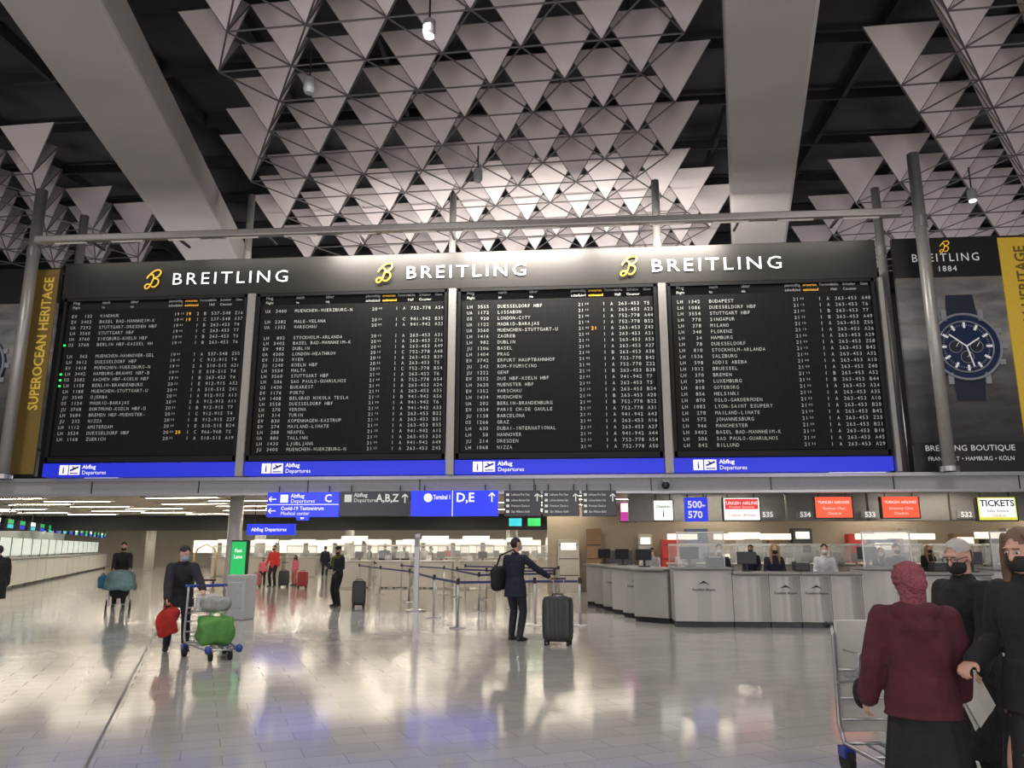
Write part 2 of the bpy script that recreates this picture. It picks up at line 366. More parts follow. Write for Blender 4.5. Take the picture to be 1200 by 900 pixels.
for k in range(4):
    x0=XL+k*W; x1=x0+W
    r=root('departure_board',((x0+x1)/2,YB,ZB),0,'large black split-flap departure board with blue strip','departure board','split-flap departure boards')
    o=V(r.location)
    B().box(((x0+x1)/2,YB+.25,(ZS+ZH)/2),(W-.3,.45,ZH-ZS)).obj('housing',framem,r,off=o)
    fr=B(); fx0=x0+.2;fx1=x1-.2
    for c,d in (((fx0-.02,0),.08),((fx1+.02,0),.08)): fr.box((c[0],YB-.02,(ZS+ZH)/2),(d,.14,ZH-ZS))
    fr.box(((x0+x1)/2,YB-.02,ZS+.08),(W-.3,.14,.14)); fr.box(((x0+x1)/2,YB-.02,ZH-.04),(W-.3,.14,.08))
    fr.obj('frame',framem,r,off=o)
    pz0=ZS+.18; pz1=ZH-.42
    face=B().box(((x0+x1)/2,YB,(pz0+pz1+.1)/2),(W-.5,.06,pz1-pz0+.1)); face.obj('display_face',flapm,r,off=o)
    ps=B().box((x1,YB-.04,(ZB+ZH)/2),(.2 if k<3 else .1,.2,ZH-ZB)); ps.obj('side_post',sepm,r,off=o)
    ww=fx1-fx0; yt=YB-.045; t=B(); ds=dest[k].split('|'); n=len(ds); mo=ww*.0156
    rp=(pz1-pz0-.05)/max(n,24)
    hct=rp*.53 if n<25 else rp*.57
    for i,dn in enumerate(ds):
        z=pz1-rp*(i+1)+.03
        if dn=='' : continue
        f=lambda fr_,s,mi=0,h=hct: t.text(s,(fx0+ww*fr_,yt,z),h,mono=mo,mi=mi)
        f(.035,random.choice(['LH','LH','LH','LH','OS','EW','UA','JU']) if k<3 else 'LH')
        f(.09,str(numb[k][i]).rjust(4))
        f(.195,dn)
        hh_=[19,20,21,21][k] if i<12 else [20,21,21,21][k]
        f(.61,str(hh_)); t.text(random.choice(['00','05','10','15','20','25','30','35','40','45','55']),(fx0+ww*.645,yt,z+hct*.35),hct*.6,mono=mo*.7)
        if (k==0 and i in(0,1,20)) or (k==2 and i==4): t.text(str(hh_),(fx0+ww*.675,yt,z),hct,mono=mo,mi=1)
        f(.735,random.choice('1112') if k==0 else '1')
        f(.775,random.choice('BCAE') if k==0 else random.choice('AAAABC') if k==1 else random.choice('AAAB'))
        f(.815,random.choice(['537-548','966-968','510-515','912-915','263-453']) if k==0 else random.choice(['263-453','263-453','752-778','941-942']) if k<3 else '263-453')
        f(.945,random.choice(['T7','T5','T6','T4']) if 'HBF' in dn else random.choice('AAABZ')+str(random.randint(10,58)))
    hz=pz1+.13; sh=.085
    for fr_,a1,a2,mi in((.035,'Flug','Flight',0),(.2,'nach','to',0),(.36,'über','via',0),(.575,'planmäßig','scheduled',0),(.665,'erwartet','estimated',1),(.745,'Terminal','',0),(.80,'Halle','Hall',0),(.86,'Schalter','Counter',0),(.945,'Gate','',0)):
        t.text(a1,(fx0+ww*fr_,yt,hz+.13),sh*(.8 if fr_>.5 else 1),mi=mi); t.text(a2,(fx0+ww*fr_,yt,hz),sh*.8,mi=mi)
    t.obj('lettering',[txtF,txtO],r,off=o)
    if k==0:
        for q in (5,10,11,12): B().box((fx0+.08,YB-.05,pz1-rp*(q+.6)),(.05,.03,.05)).obj('indicator_lamp',M('green_led',(.02,.6,.1),.5,0,1.5),r,off=o)
    B().box(((x0+x1)/2,YB+.1,(ZB+ZS)/2),(W-.24,.35,ZS-ZB-.04)).obj('blue_strip',blueS,r,off=o)
    t=B(); sx=fx0+.62; 
    t.text('Abflug',(sx+.42,YB-.09,(ZB+ZS)/2+.03),.1,bold=1); t.text('Departures',(sx+.42,YB-.09,(ZB+ZS)/2-.12),.1)
    zc=(ZB+ZS)/2
    t.box((sx-.1,YB-.08,zc),(.24,.01,.26)); t.box((sx+.2,YB-.08,zc),(.3,.01,.26))
    t.obj('strip_lettering',txtW,r,off=o)
    ic=B(); ic.text('i',(sx-.1,YB-.1,zc-.09),.17,al='C',bold=1)
    ic.add([V((sx+.08,YB-.1,zc+.0)),V((sx+.3,YB-.1,zc+.1)),V((sx+.33,YB-.1,zc+.06)),V((sx+.1,YB-.1,zc-.04))],[(3,2,1,0)])
    ic.add([V((sx+.16,YB-.1,zc+.1)),V((sx+.24,YB-.1,zc+.03)),V((sx+.2,YB-.1,zc+.0)),V((sx+.13,YB-.1,zc+.1))],[(3,2,1,0)])
    ic.box((sx+.2,YB-.1,zc-.09),(.22,.005,.025)); ic.obj('strip_symbol',M('sign_blue_ink',(.01,.02,.4),.5),r,off=o)
rh=root('advertising_header',((XL+XR)/2,YB,ZH),0,'long black header panel with white lettering and gold emblems','advertising sign')
ho=V(rh.location)
B().box(((XL+XR)/2,YB+.2,(ZH+ZT)/2),(XR-XL,.5,ZT-ZH)).obj('header_panel',M('header_black',(.014,.013,.012),.5,0,spec=.25),rh,off=ho,bevel=.03)
hc=(ZH+ZT)/2
def cat(pts,n=6):
    out=[];P=[pts[0]]+pts+[pts[-1]]
    for i in range(1,len(P)-2):
        for k in range(n):
            t=k/n;p0,p1,p2,p3=[V((*q,0)) for q in P[i-1:i+3]]
            out.append(.5*((2*p1)+(p2-p0)*t+(2*p0-5*p1+4*p2-p3)*t*t+(3*p1-p0-3*p2+p3)*t**3))
    out.append(V((*pts[-1],0))); return out
def emblem(b,x,y,z,h,mi=0):
    for pts in ([(-.42,.55),(-.34,.72),(-.16,.76),(-.05,.6),(-.08,.3),(-.16,.06),(-.3,.0),(-.4,.1),(-.33,.24),(-.15,.22)],
                [(-.3,.78),(-.12,.95),(.14,1.0),(.28,.86),(.2,.66),(-.0,.55),(.24,.48),(.3,.26),(.16,.08),(-.02,.1)]):
        c=cat(pts); b.tube([V((x+(p.x+.22*(p.y-.5))*h*.95,y,z+p.y*h)) for p in c],h*.038,6,mi=mi)
for k,(px,pe) in enumerate([(201,181),(475,452),(762,738)]):
    p=aY(px,322-k*9.5,YB-.1); pE=aY(px+[141,146,159][k],320-k*9.5,YB-.1)
    B().text('BREITLING',(p.x,YB-.08,hc-.2),.34,bold=0,fit=pE.x-p.x,track=.14).obj('lettering',txtW,rh,off=ho)
    em=B(); emblem(em,aY(pe,322-k*9,YB-.1).x,YB-.1,hc-.3,.54); em.obj('emblem',gold,rh,off=ho)
# light bar
YL=18.9
zb=aY(550,265,YL).z; bl=aY(42,283,YL).x; brx=aY(1056,246,YL).x
r=root('light_bar',((bl+brx)/2,YL,zb),0,'long grey steel light bar mounted in front of the boards','light bar'); o=V(r.location)
B().box(((bl+brx)/2,YL,zb),(brx-bl,.22,.2)).obj('beam',M('bar_metal',(.4,.38,.37),.4,.5),r,off=o,bevel=.04)
for i in range(14): B().box((bl+1+(brx-bl-2)*i/13,YL+.04,zb-.105),(.9,.07,.02)).obj('lamp_strip',M('bar_lamp',(.8,.75,.7),.4,0,.12),r,off=o)
for i in range(9): B().box((bl+1.5+(brx-bl-3)*i/8,(YL+YB)/2,zb-.02),(.06,YB-YL,.06)).obj('bracket',darkmetal,r,off=o)
for i,wgt in enumerate([.05,.1,1.0,1.7,1.2,.1]):
    x=XL+(XR-XL)*(i+.5)/6
    lamp('AREA',(x,YL+.05,zb-.16),380*wgt,3.4,(R(58),0,0),(1,.93,.84),sy=.1,name='bar_light')
def pole(px0,py0,px1,py1,Y,rad,label):
    x=aY(px0,py0,Y).x; z0=zf1-.02; r=root('support_pole',(x,Y,z0),0,label,'pole','board support poles')
    B().cyl((0,0,0),(0,0,11.9-z0),rad,20).obj('shaft',M('pole_metal',(.36,.35,.34),.35,.35),r,smooth=True)
    B().cyl((0,0,0),(0,0,.12),rad*1.5,20).obj('base_collar',steel,r)
    B().cyl((0,0,zb-z0-.15),(0,0,zb-z0+.15),rad*1.12,20).obj('clamp',M('clamp_metal',(.25,.24,.24),.4,.4),r)
for p in [(4,553,42,190,19.8,.16),(62,553,90,200,21.6,.13),(1113,550,1080,190,19.6,.15),(1060,550,1020,150,21.6,.12),(290,300,300,240,20.6,.1),(530,300,530,235,21,.1),(771,300,770,170,20.6,.11)]:
    pole(*p,'tall round grey steel pole rising to the ceiling')
# ------------------------------------------------------------ posters
sea=bpy.data.materials.new('sea_print'); sea.use_nodes=True; nt=sea.node_tree; bs=nt.nodes['Principled BSDF']
tc=nt.nodes.new('ShaderNodeTexCoord'); mp=nt.nodes.new('ShaderNodeMapping'); mp.inputs['Scale'].default_value=(.6,1,2.2)
nz=nt.nodes.new('ShaderNodeTexNoise'); nz.inputs['Scale'].default_value=1.6; nz.inputs['Detail'].default_value=8; nz.inputs['Distortion'].default_value=.6
sp=nt.nodes.new('ShaderNodeSeparateXYZ'); gr=nt.nodes.new('ShaderNodeValToRGB'); e=gr.color_ramp.elements
e[0].position=0;e[0].color=(.02,.022,.025,1);e[1].position=1;e[1].color=(.12,.11,.105,1)
for ps,cc in((.25,.05),(.5,.09),(.58,.22),(.75,.18)):
    x=e.new(ps); x.color=(cc,cc*.97,cc*.94,1)
nt.links.new(tc.outputs['Object'],mp.inputs[0]); nt.links.new(mp.outputs[0],nz.inputs['Vector']); nt.links.new(tc.outputs['Generated'],sp.inputs[0]); nt.links.new(sp.outputs['Z'],gr.inputs[0])
mx=nt.nodes.new('ShaderNodeMix'); mx.data_type='RGBA'; mx.blend_type='OVERLAY'; mx.inputs['Factor'].default_value=.9
nt.links.new(gr.outputs[0],mx.inputs['A']); nt.links.new(nz.outputs['Fac'],mx.inputs['B']); nt.links.new(mx.outputs['Result'],bs.inputs['Base Color']); bs.inputs['Roughness'].default_value=.6
nt.links.new(mx.outputs['Result'],bs.inputs['Emission Color']); bs.inputs['Emission Strength'].default_value=.15
goldP=M('poster_gold',(.6,.4,.04),.5,0,.18,ecol=(.6,.4,.04)); goldD=M('poster_gold_dark',(.2,.13,.03),.5,0,.03); inkD=M('stripe_ink_brown',(.2,.13,.02),.5); inkL=M('stripe_ink_yellow',(.65,.45,.07),.5,0,.2)
navy=M('dial_navy',(.006,.016,.055),.35,0,.08,ecol=(.01,.03,.1)); bez=M('watch_steel',(.35,.37,.4),.3,.4,.04); strapm=M('watch_strap_navy',(.01,.016,.035),.6)
YP=20.3
def poster(x0,x1,z0,z1,gx0,gx1,cx,cw,gm,im,tshift=0):
    r=root('hanging_poster',((x0+x1)/2,YP,z0),0,'tall dark watch advertisement banner with stormy sea and gold stripe','poster','hanging advertisement banners'); o=V(r.location)
    H=z1-z0; 
    B().box(((x0+x1)/2,YP,z0+H*.47),(x1-x0,.1,H*.72)).obj('printed_panel',sea,r,off=o)
    B().box(((x0+x1)/2,YP,z1-H*.08),(x1-x0,.12,H*.18)).obj('black_band',black,r,off=o); B().box(((x0+x1)/2,YP,z0+H*.055),(x1-x0,.12,H*.13)).obj('black_band',black,r,off=o)
    B().box(((gx0+gx1)/2,YP-.02,(z0+z1)/2),(gx1-gx0,.12,H)).obj('gold_stripe',gm,r,off=o)
    B().text('SUPEROCEAN HERITAGE',((gx0+gx1)/2+.13+tshift,YP-.09,z0+H*.3),.28,ax=(0,0,1),ay=(-1,0,0),bold=1,fit=H*.66).obj('stripe_lettering',im,r,off=o)
    t=B(); t.text('BREITLING',(cx,YP-.08,z1-H*.1),.22,al='C',fit=1.8,track=.14); t.text('1884',(cx,YP-.08,z1-H*.145),.15,al='C',track=.1)
    t.text('BREITLING BOUTIQUE',(cx,YP-.08,z0+H*.085),.14,al='C',fit=2.2); t.text('FRANKFURT • HAMBURG • KÖLN',(cx,YP-.08,z0+H*.045),.1,al='C',fit=2.1)
    t.obj('lettering',M('poster_lettering',(.6,.6,.6),.5,0,.35),r,off=o)
    e=B(); emblem(e,cx,YP-.09,z1-H*.06,.32); e.obj('emblem',gold,r,off=o)
    cx=cw; cz=z0+H*.52; Y0=YP-.06; wt=B(); Rw=.92
    wt.cyl((cx,Y0,cz),(cx,Y0-.06,cz),Rw,48,mi=0); wt.torus((cx,Y0-.07,cz),Rw*.95,.035,n=48,mi=1); wt.torus((cx,Y0-.075,cz),Rw*.74,.02,n=48,m=4,mi=1)
    for i in range(60): 
        an=i*math.pi/30; d=V((math.sin(an),0,math.cos(an)))
        wt.box(V((cx,Y0-.08,cz))+d*Rw*(.62),(.018 if i%5 else .06,.01,.04 if i%5 else .15),mi=3 if i%5==0 else 1,M3=Matrix.Rotation(an,3,'Y'))
    for dx,dz in((-.26,0),(.26,0),(0,-.28)):
        wt.cyl((cx+dx,Y0-.06,cz+dz),(cx+dx,Y0-.068,cz+dz),.16,24,mi=2); wt.torus((cx+dx,Y0-.07,cz+dz),.16,.01,n=24,m=4,mi=1)
        wt.box((cx+dx+.04,Y0-.085,cz+dz+.05),(.012,.005,.14),mi=3,M3=Matrix.Rotation(.6,3,'Y'))
    for an,l in((1.0,.4),(-.9,.52),(2.9,.56)):
        d=V((math.sin(an),0,math.cos(an))); wt.box(V((cx,Y0-.095,cz))+d*l/2,(.035,.006,l),mi=3,M3=Matrix.Rotation(an,3,'Y'))
    for sz in(-1,1):
        wt.add([V((cx-.4,Y0-.02,cz+sz*.8)),V((cx+.4,Y0-.02,cz+sz*.8)),V((cx+.34,Y0-.02,cz+sz*1.42)),V((cx-.34,Y0-.02,cz+sz*1.42))],[(0,1,2,3)],2)
        for sx in(-.46,.46): wt.box((cx+sx,Y0-.03,cz+sz*.84),(.13,.06,.3),mi=1)
    for dz in(-.42,0,.42): wt.box((cx+Rw+.05-abs(dz)*.25,Y0-.03,cz+dz),(.14,.06,.14),mi=1)
    wt.obj('watch_picture',[navy,bez,strapm,M('watch_markers',(.7,.72,.75),.4,0,.25)],r,off=o)
px=lambda p:aY(p,450,YP).x
zt=aY(1130,281,YP).z; z0=aY(1130,553,YP).z
poster(px(1062),px(1062)+3.85,z0,zt,px(1062)+2.72,px(1062)+3.75,px(1062)+1.35,px(1062)+1.55,goldP,inkD)
poster(px(56)-4.4,px(56),aY(30,556,YP).z,aY(30,318,YP).z,px(56)-.85,px(56)-.02,px(56)-2.75,px(56)-2.2,goldD,inkL,.14)
lv=M('daylit_louvre',(.8,.82,.85),.5,0,.9)
for i,(cx,w_) in enumerate([(XL-.35,1.1),(XR+.2,1.6)]):
    b=B()
    for k in range(12): b.box((cx,23,zf1+.3+k*.24),(w_,.05,.13))
    b.box((cx-w_/2,23.05,zf1+1.9),(.08,.1,3.6),mi=1); b.box((cx+w_/2,23.05,zf1+1.9),(.08,.1,3.6),mi=1)
    b.obj('window_%d'%(i+1),[lv,darkmetal],kind='structure')
# ------------------------------------------------------------ lower hall lights
lightE=M('tube_glow',(1,.88,.7),.4,0,50)
first=None
for j in range(23):
    for i in range(13):
        X=-50+i*6.0+(j%3)*1.3; Y=22.6+j*1.7
        if first is None:
            first=root('ceiling_light',(X,Y,3.2),0,'linear recessed ceiling light with warm white tube','ceiling light','linear ceiling lights')
            B().box((0,0,0),(2.4,.05,.03)).obj('glowing_tube',lightE,first); B().box((0,.09,.01),(2.7,.05,.05)).obj('housing',grey,first); B().box((0,-.09,.01),(2.7,.05,.05)).obj('housing',grey,first)
        else: dup(first,(X,Y,3.2))
for X in(-16,-4,8):
    for Y in(3,12):
        lamp('AREA',(X,Y,11.2),380,3,(0,0,0),(1,.95,.89),name='hall_fill_light')  # unseen area fills, added to light the floor and people
for X in(-14,0,14):
    lamp('AREA',(X,-7,3.5),620,6,(R(118),0,0),(1,.92,.92),name='ceiling_fill_light')  # unseen fill added behind the camera to brighten the ceiling
    lamp('AREA',(X,25.5,4.0),330,4,(R(195),0,0),(1,.92,.92),name='ceiling_fill_light')  # added uplight hidden behind the boards, brightens the ceiling above
# ------------------------------------------------------------ columns
def column(x,y,rad,lab='round light grey column'):
    r=root('column',(x,y,0),0,lab,'column')
    B().cyl((0,0,0),(0,0,3.2),rad,28).obj('shaft',M('column_paint',(.5,.5,.48),.4,.1),r,smooth=True); B().cyl((0,0,0),(0,0,.12),rad+.03,28).obj('base_ring',steel,r)
p=aY(277,600,21.5); column(p.x,21.5,.2)
for pxx,Y in((306,45),(178,50),(410,50),(600,42),(700,34)): column(aY(pxx,620,Y).x,Y,.3)
# ------------------------------------------------------------ hanging signs
def sign(px0,py0,px1,py1,Y,mat,texts,label,name='hanging_sign',depth=.14,rods=True,extra=None):
    a=aY((px0),(py0+py1)/2,Y);b=aY(px1,(py0+py1)/2,Y);zt=aY((px0+px1)/2,py0,Y).z;zb=aY((px0+px1)/2,py1,Y).z
    w=b.x-a.x;h=zt-zb; r=root(name,((a.x+b.x)/2,Y,zb),0,label,'sign')
    B().box((0,0,h/2),(w,depth,h)).obj('panel',mat,r,bevel=.01)
    if rods:
        zz=3.2-zb
        if zz>h: B().cyl((-w*.35,0,h),(-w*.35,0,zz),.015,6).obj('hanger',darkmetal,r); B().cyl((w*.35,0,h),(w*.35,0,zz),.015,6).obj('hanger',darkmetal,r)
    mats=[];tb=B()
    for (s,fx,fz,fh,al,m,bold,*ft) in texts:
        if m not in mats: mats.append(m)
        tb.text(s,((fx-.5)*w,-depth/2-.012,fz*h),fh*h,al=al,bold=bold,mi=mats.index(m),fit=ft[0]*w if ft else 0)
    if extra: extra(tb,w,h,depth,mats)
    if texts or extra: tb.obj('lettering',mats or [txtW],r)
    return r
def arrow(tb,x,z,s,y,ang,mi=0):
    m=Matrix.Rotation(ang,3,'Y'); c=V((x,y,z))
    tb.box(c,(s*.14,.004,s),mi=mi,M3=m)
    for sg in(-1,1):
        tb.box(c+m@V((sg*s*.17,0,s*.33)),(s*.14,.004,s*.5),mi=mi,M3=m@Matrix.Rotation(-sg*R(45),3,'Y'))
darksign=M('dark_sign',(.015,.015,.02),.3,0,.25,ecol=(.02,.02,.05)); txtS=M('sign_lettering_dim',(.6,.6,.58),.5,0,.45)
def exC(tb,w,h,d,m):
    arrow(tb,-w*.42,h*.72,h*.3,-d/2-.015,-R(90)); arrow(tb,-w*.42,h*.25,h*.3,-d/2-.015,-R(90)); tb.box((0,-d/2-.012,h*.5),(w,.004,h*.03))
    tb.box((-w*.26,-d/2-.012,h*.74),(h*.32,.004,h*.32))
sign(314,577,398,606,19.9,blueE,[('Abflug',.33,.78,.15,'L',txtW,1),('Departures',.33,.57,.15,'L',txtW,0),('C',.8,.6,.3,'L',txtW,1),('Covid-19 Testzentrum',.2,.28,.14,'L',txtW,1,.6),('Medical center',.2,.08,.14,'L',txtW,0,.4)],'blue illuminated direction sign for departures C under the fascia',extra=exC)
def exA(tb,w,h,d,m): arrow(tb,w*.43,h*.7,h*.35,-d/2-.015,0); tb.box((-w*.38,-d/2-.012,h*.72),(h*.3,.004,h*.3))
sign(399,576,481,605,19.9,darksign,[('Abflug',.2,.78,.15,'L',txtS,1),('Departures',.2,.57,.15,'L',txtS,0),('A,B,Z',.52,.58,.3,'L',txtS,1,.32)],'dark direction sign for departures A, B, Z',extra=exA)
def exT(tb,w,h,d,m):
    tb.box((-w*.02,-d/2-.012,h*.5),(h*.03,.004,h)); arrow(tb,w*.43,h*.72,h*.35,-d/2-.015,0)
    tb.cyl((-w*.3,-d/2-.01,h*.72),(-w*.3,-d/2-.016,h*.72),h*.17,20)
sign(482,575,584,605,19.9,blueE,[('Terminal 1',.26,.66,.17,'L',txtW,1,.2),('D,E',.52,.56,.34,'L',txtW,1)],'blue illuminated terminal sign for halls D and E',extra=exT)
small=['Lufthansa First Class','Lufthansa Business Class','Premium Check-in','Star Alliance Gold']
for k,(p0,p1) in enumerate([(591,634),(636,679),(682,722)]):
    L=[(s,.2,.8-.22*i,.085,'L',txtS,0,.5) for i,s in enumerate(small)]
    def exS(tb,w,h,d,m):
        for i in range(4): tb.box((-w*.4,-d/2-.012,h*(.84-.22*i)),(h*.12,.004,h*.1))
        arrow(tb,w*.4,h*.72,h*.3,-d/2-.015,0)
    sign(p0,575,p1,605,19.9,darksign,L,'black direction sign with four rows of small white lettering',extra=exS)
sign(802,583,829,611,21,blueE,[('500-',.12,.56,.28,'L',txtW,1),('570',.12,.14,.28,'L',txtW,1)],'blue hanging sign for counters 500-570')
wE=M('screen_white',(.85,.9,.86),.4,0,.95); rE=M('screen_red',(.7,.03,.03),.4,0,.8); oE=M('screen_orange',(.85,.1,.04),.4,0,.95); yE=M('screen_yellow',(.7,.7,.1),.4,0,.8); gE=M('screen_green',(.02,.4,.1),.4,0,.8); pE=M('screen_magenta',(.6,.06,.4),.4,0,.7); cE=M('screen_cyan',(.03,.5,.6),.4,0,.8)
def mon(px0,py0,px1,py1,Y,base,top,texts,label,tp=(.7,.42)):
    r=sign(px0,py0,px1,py1,Y,black,[],label,name='ceiling_monitor')
    a=aY(px0,597,Y);b=aY(px1,597,Y); w=b.x-a.x; h=aY(600,py0,Y).z-aY(600,py1,Y).z
    B().box((0,-.075,h/2),(w*.92,.01,h*.9)).obj('screen',base,r)
    if top: B().box((0,-.082,h*tp[0]),(w*.86,.008,h*tp[1])).obj('screen_banner',top,r)
    if texts:
        t=B()
        for (s,fx,fz,fh,m,bd) in texts: t.text(s,((fx-.5)*w,-.095,fz*h),fh*h,al='C',bold=bd,mi={'W':0,'K':1,'R':2,'G':3}[m])
        t.obj('lettering',[txtW,M('dark_ink',(.02,.02,.12),.5),M('red_ink',(.5,.02,.02),.5),M('green_ink',(.02,.25,.08),.5)],r)
mon(765,586,789,611,21,wE,None,[('Check-in',.5,.62,.12,'G',1),('i',.5,.2,.3,'G',1)],'small bright white monitor hanging over the counters')
mon(846,583,891,611,21,wE,rE,[('TURKISH AIRLINES',.5,.68,.12,'W',1),('Premium Economy',.5,.54,.09,'W',0),('Turkish Airlines',.5,.2,.12,'R',0)],'red and white airline monitor hanging over the counters')
mon(953,582,999,608,21,oE,None,[('TURKISH AIRLINES',.5,.66,.11,'W',1),('Business Class',.5,.4,.11,'W',0),('Check-in',.5,.18,.11,'W',0)],'orange airline monitor hanging over the counters')
mon(1031,582,1077,608,21,oE,None,[('TURKISH AIRLINES',.5,.66,.11,'W',1),('Economy Class',.5,.4,.11,'W',0),('Check-in',.5,.18,.11,'W',0)],'orange airline monitor hanging over the counters')
mon(1143,583,1191,611,21,yE,wE,[('TICKETS',.5,.6,.24,'K',1),('Sales Service',.5,.36,.11,'K',0),('Check-in',.5,.18,.11,'R',0)],'white and yellow TICKETS monitor hanging over the counters',tp=(.54,.74))
mon(726,588,747,612,26,pE,wE,[],'small magenta and white monitor over the check-in desks')
for k,p in enumerate([596,618,668,700]): mon(p,607,p+16,617,30,[cE,gE,cE,pE][k],None,[],'small coloured monitor over distant check-in desks')
sign(290,614,346,627,28,blueE,[('Abflug Departures',.1,.35,.3,'L',txtW,1)],'distant blue direction sign over the concourse')
sign(348,600,362,610,32,blueE,[('B',.5,.2,.6,'C',txtW,1)],'distant small blue hall sign')
bx0=aY(735,600,23.4).x
b=B(); zb0=aY(900,611,23.4).z
for i in range(9): b.box((bx0+1.15+i*2.3,23.4,(zb0+3.2)/2),(2.24,.25,3.2-zb0))
b.obj('trim_6',M('bulkhead_panel',(.28,.28,.28),.5,.1),kind='structure',bevel=.02)
for s,p in(('535',900),('534',944),('533',1020),('532',1133)):
    q=aY(p,607,23.2); r=root('counter_number_sign',(q.x,23.2,q.z),0,'grey number plate %s on the bulkhead'%s,'number sign','counter number plates')
    B().box((0,.02,.1),(.5,.04,.22)).obj('plate',grey,r); B().text(s,(0,-.01,.03),.14,al='C',bold=1).obj('lettering',txtW,r)
# ------------------------------------------------------------ desks
deskF=M('desk_front',(.38,.37,.355),.38,.25,noise=.05,ns=2); deskT=M('desk_top',(.22,.22,.21),.35); lit=M('lit_panel',(.9,.86,.76),.4,0,.9)
def desk(loc,rz,w=1.2,h=1.15,logo=True,label='grey metal check-in counter with dark top',group='airport counters'):
    r=root('check_in_counter',loc,rz,label,'counter',group)
    B().box((0,.35,h/2+.04),(w-.005,.66,h-.14)).obj('body',deskF,r,bevel=.01)
    fp=B(); n=8; W2=w-.04; vs=[]
    for i in range(n+1):
        t=i/n-.5; y=-.07*math.cos(math.pi*t)+.02
        for z in(.12,h-.06): vs.append(V((t*W2,y,z)))
    for i in range(n+1):
        t=i/n-.5
        for z in(.12,h-.06): vs.append(V((t*W2,.05,z)))
    m2=2*(n+1); fs=[(2*i,2*i+2,2*i+3,2*i+1) for i in range(n)]+[(m2+2*i+1,m2+2*i+3,m2+2*i+2,m2+2*i) for i in range(n)]+[(2*i+1,2*i+3,m2+2*i+3,m2+2*i+1) for i in range(n)]+[(0,1,m2+1,m2),(2*n+1,2*n,m2+2*n,m2+2*n+1)]
    fp.add(vs,fs); fp.obj('front_panel',deskF,r)
    B().box((0,.31,h),(w,.84,.05)).obj('countertop',deskT,r,bevel=.015)
    B().box((0,.36,.05),(w-.02,.6,.1)).obj('plinth',darkmetal,r)
    if logo:
        l=B(); l.text('Frankfurt Airport',(0,-.06,h*.62),.045,al='C',bold=1)
        l.add([V((-.13,-.06,h*.72)),V((.0,-.06,h*.79)),V((.03,-.06,h*.76))],[(0,2,1)]); l.add([V((.13,-.06,h*.72)),V((.0,-.06,h*.79)),V((-.03,-.06,h*.76))],[(0,1,2)])
        l.obj('lettering',M('logo_ink',(.05,.05,.06),.5),r)
    return r
def monitor(loc,rz,w=.4,label='black computer monitor seen from behind on a counter'):
    r=root('computer_monitor',loc,rz,label,'monitor','counter monitors')
    B().box((0,0,.28),(w,.05,.26)).obj('screen_housing',black,r,bevel=.012); B().cyl((0,.03,0.02),(0,.03,.2),.03,10).obj('stand',black,r); B().box((0,.03,.01),(.22,.16,.02)).obj('foot',black,r)
    return r
p0=F(792,735); YD=p0.y
xs=p0.x; x=xs; k=0; wid=[1.2,.74,.62,.62,.62,1.2,.74,.62,1.2,1.2,1.2]
for wd in wid:
    desk((x+wd/2,YD,0),0,wd,1.18 if wd>1 else 1.08,logo=k in(0,2,3,6,8)); x+=wd; k+=1
for dx in (.4,1.6,4.1,6.2): monitor((xs+dx,YD+.4,1.21 if dx<1 or dx in(4.1,) else 1.11),R(random.uniform(-15,15)))
for dx in(.6,2.4,5.2):
    r=root('ticket_printer',(xs+dx+.3,YD+.35,1.21 if dx==.6 else 1.11),0,'dark boxy ticket printer on the counter','printer','counter printers')
    B().box((0,0,.11),(.3,.3,.2)).obj('body',black,r,bevel=.02); B().box((0,-.12,.2),(.26,.1,.03)).obj('paper_tray',grey,r)
glass=M('clear_glass',(.8,.85,.85),.1,0,alpha=.18)
x=xs
for k,wd in enumerate(wid):
    if k in(0,5,8,9): 
        r=root('glass_screen',(x+wd/2,YD+.12,1.21),0,'clear protective glass screen with steel edge on the counter','glass screen','counter glass screens')
        B().box((0,0,.35),(wd*.8,.012,.7)).obj('glass_pane',glass,r); B().box((0,0,.71),(wd*.82,.03,.02)).obj('top_edge',white,r)
        for sx in(-1,1): B().box((sx*wd*.4,0,.35),(.02,.03,.7)).obj('edge_post',steel,r)
    x+=wd
q0=F(698,709)
for i in range(6):
    t=(i+.4)/6; c=q0.lerp(V((xs-.3,YD+.35,0)),t)
    desk((c.x,c.y,0),R(-40),.9,1.13,logo=i in(2,4))
    if i%2==0: monitor((c.x+.2,c.y+.3,1.16),R(-30))
dl=V((-math.sin(TA),math.cos(TA),0)); s0=V((-21.2,27.5,0))
for i in range(17):
    c=s0+dl*i*2.3
    r=desk(c,TA+R(90),2.2,1.15,logo=False,label='white lit check-in counter in a long row',group='white check-in counters row')
    for ch in r.children:
        if ch.name.startswith('body') or ch.name.startswith('front'): ch.data.materials[0]=M('white_desk',(.7,.7,.67),.35,0,.05)
    B().box((0,.75,1.65),(2.0,.06,.75)).obj('lit_back_panel',M('glow_back',(.7,.8,.75),.4,0,.55),r)
    for sx in(-1,1): B().cyl((sx,.75,1.15),(sx,.75,2.05),.03,8).obj('panel_post',steel,r)
    q=c+V((-.3,0,0)); r=root('ceiling_monitor',(q.x,q.y,2.35),TA+R(90),'small green and blue monitor above a white check-in counter','monitor','monitors over the white counters')
    B().box((0,0,.2),(1.1,.1,.36)).obj('housing',black,r); B().box((0,-.055,.28),(1.0,.01,.16)).obj('screen',gE if i%3 else wE,r); B().box((0,-.055,.1),(1.0,.01,.14)).obj('screen_banner',cE if i%2 else blueE,r); B().cyl((0,0,.36),(0,0,.85),.02,6).obj('hanger',darkmetal,r)
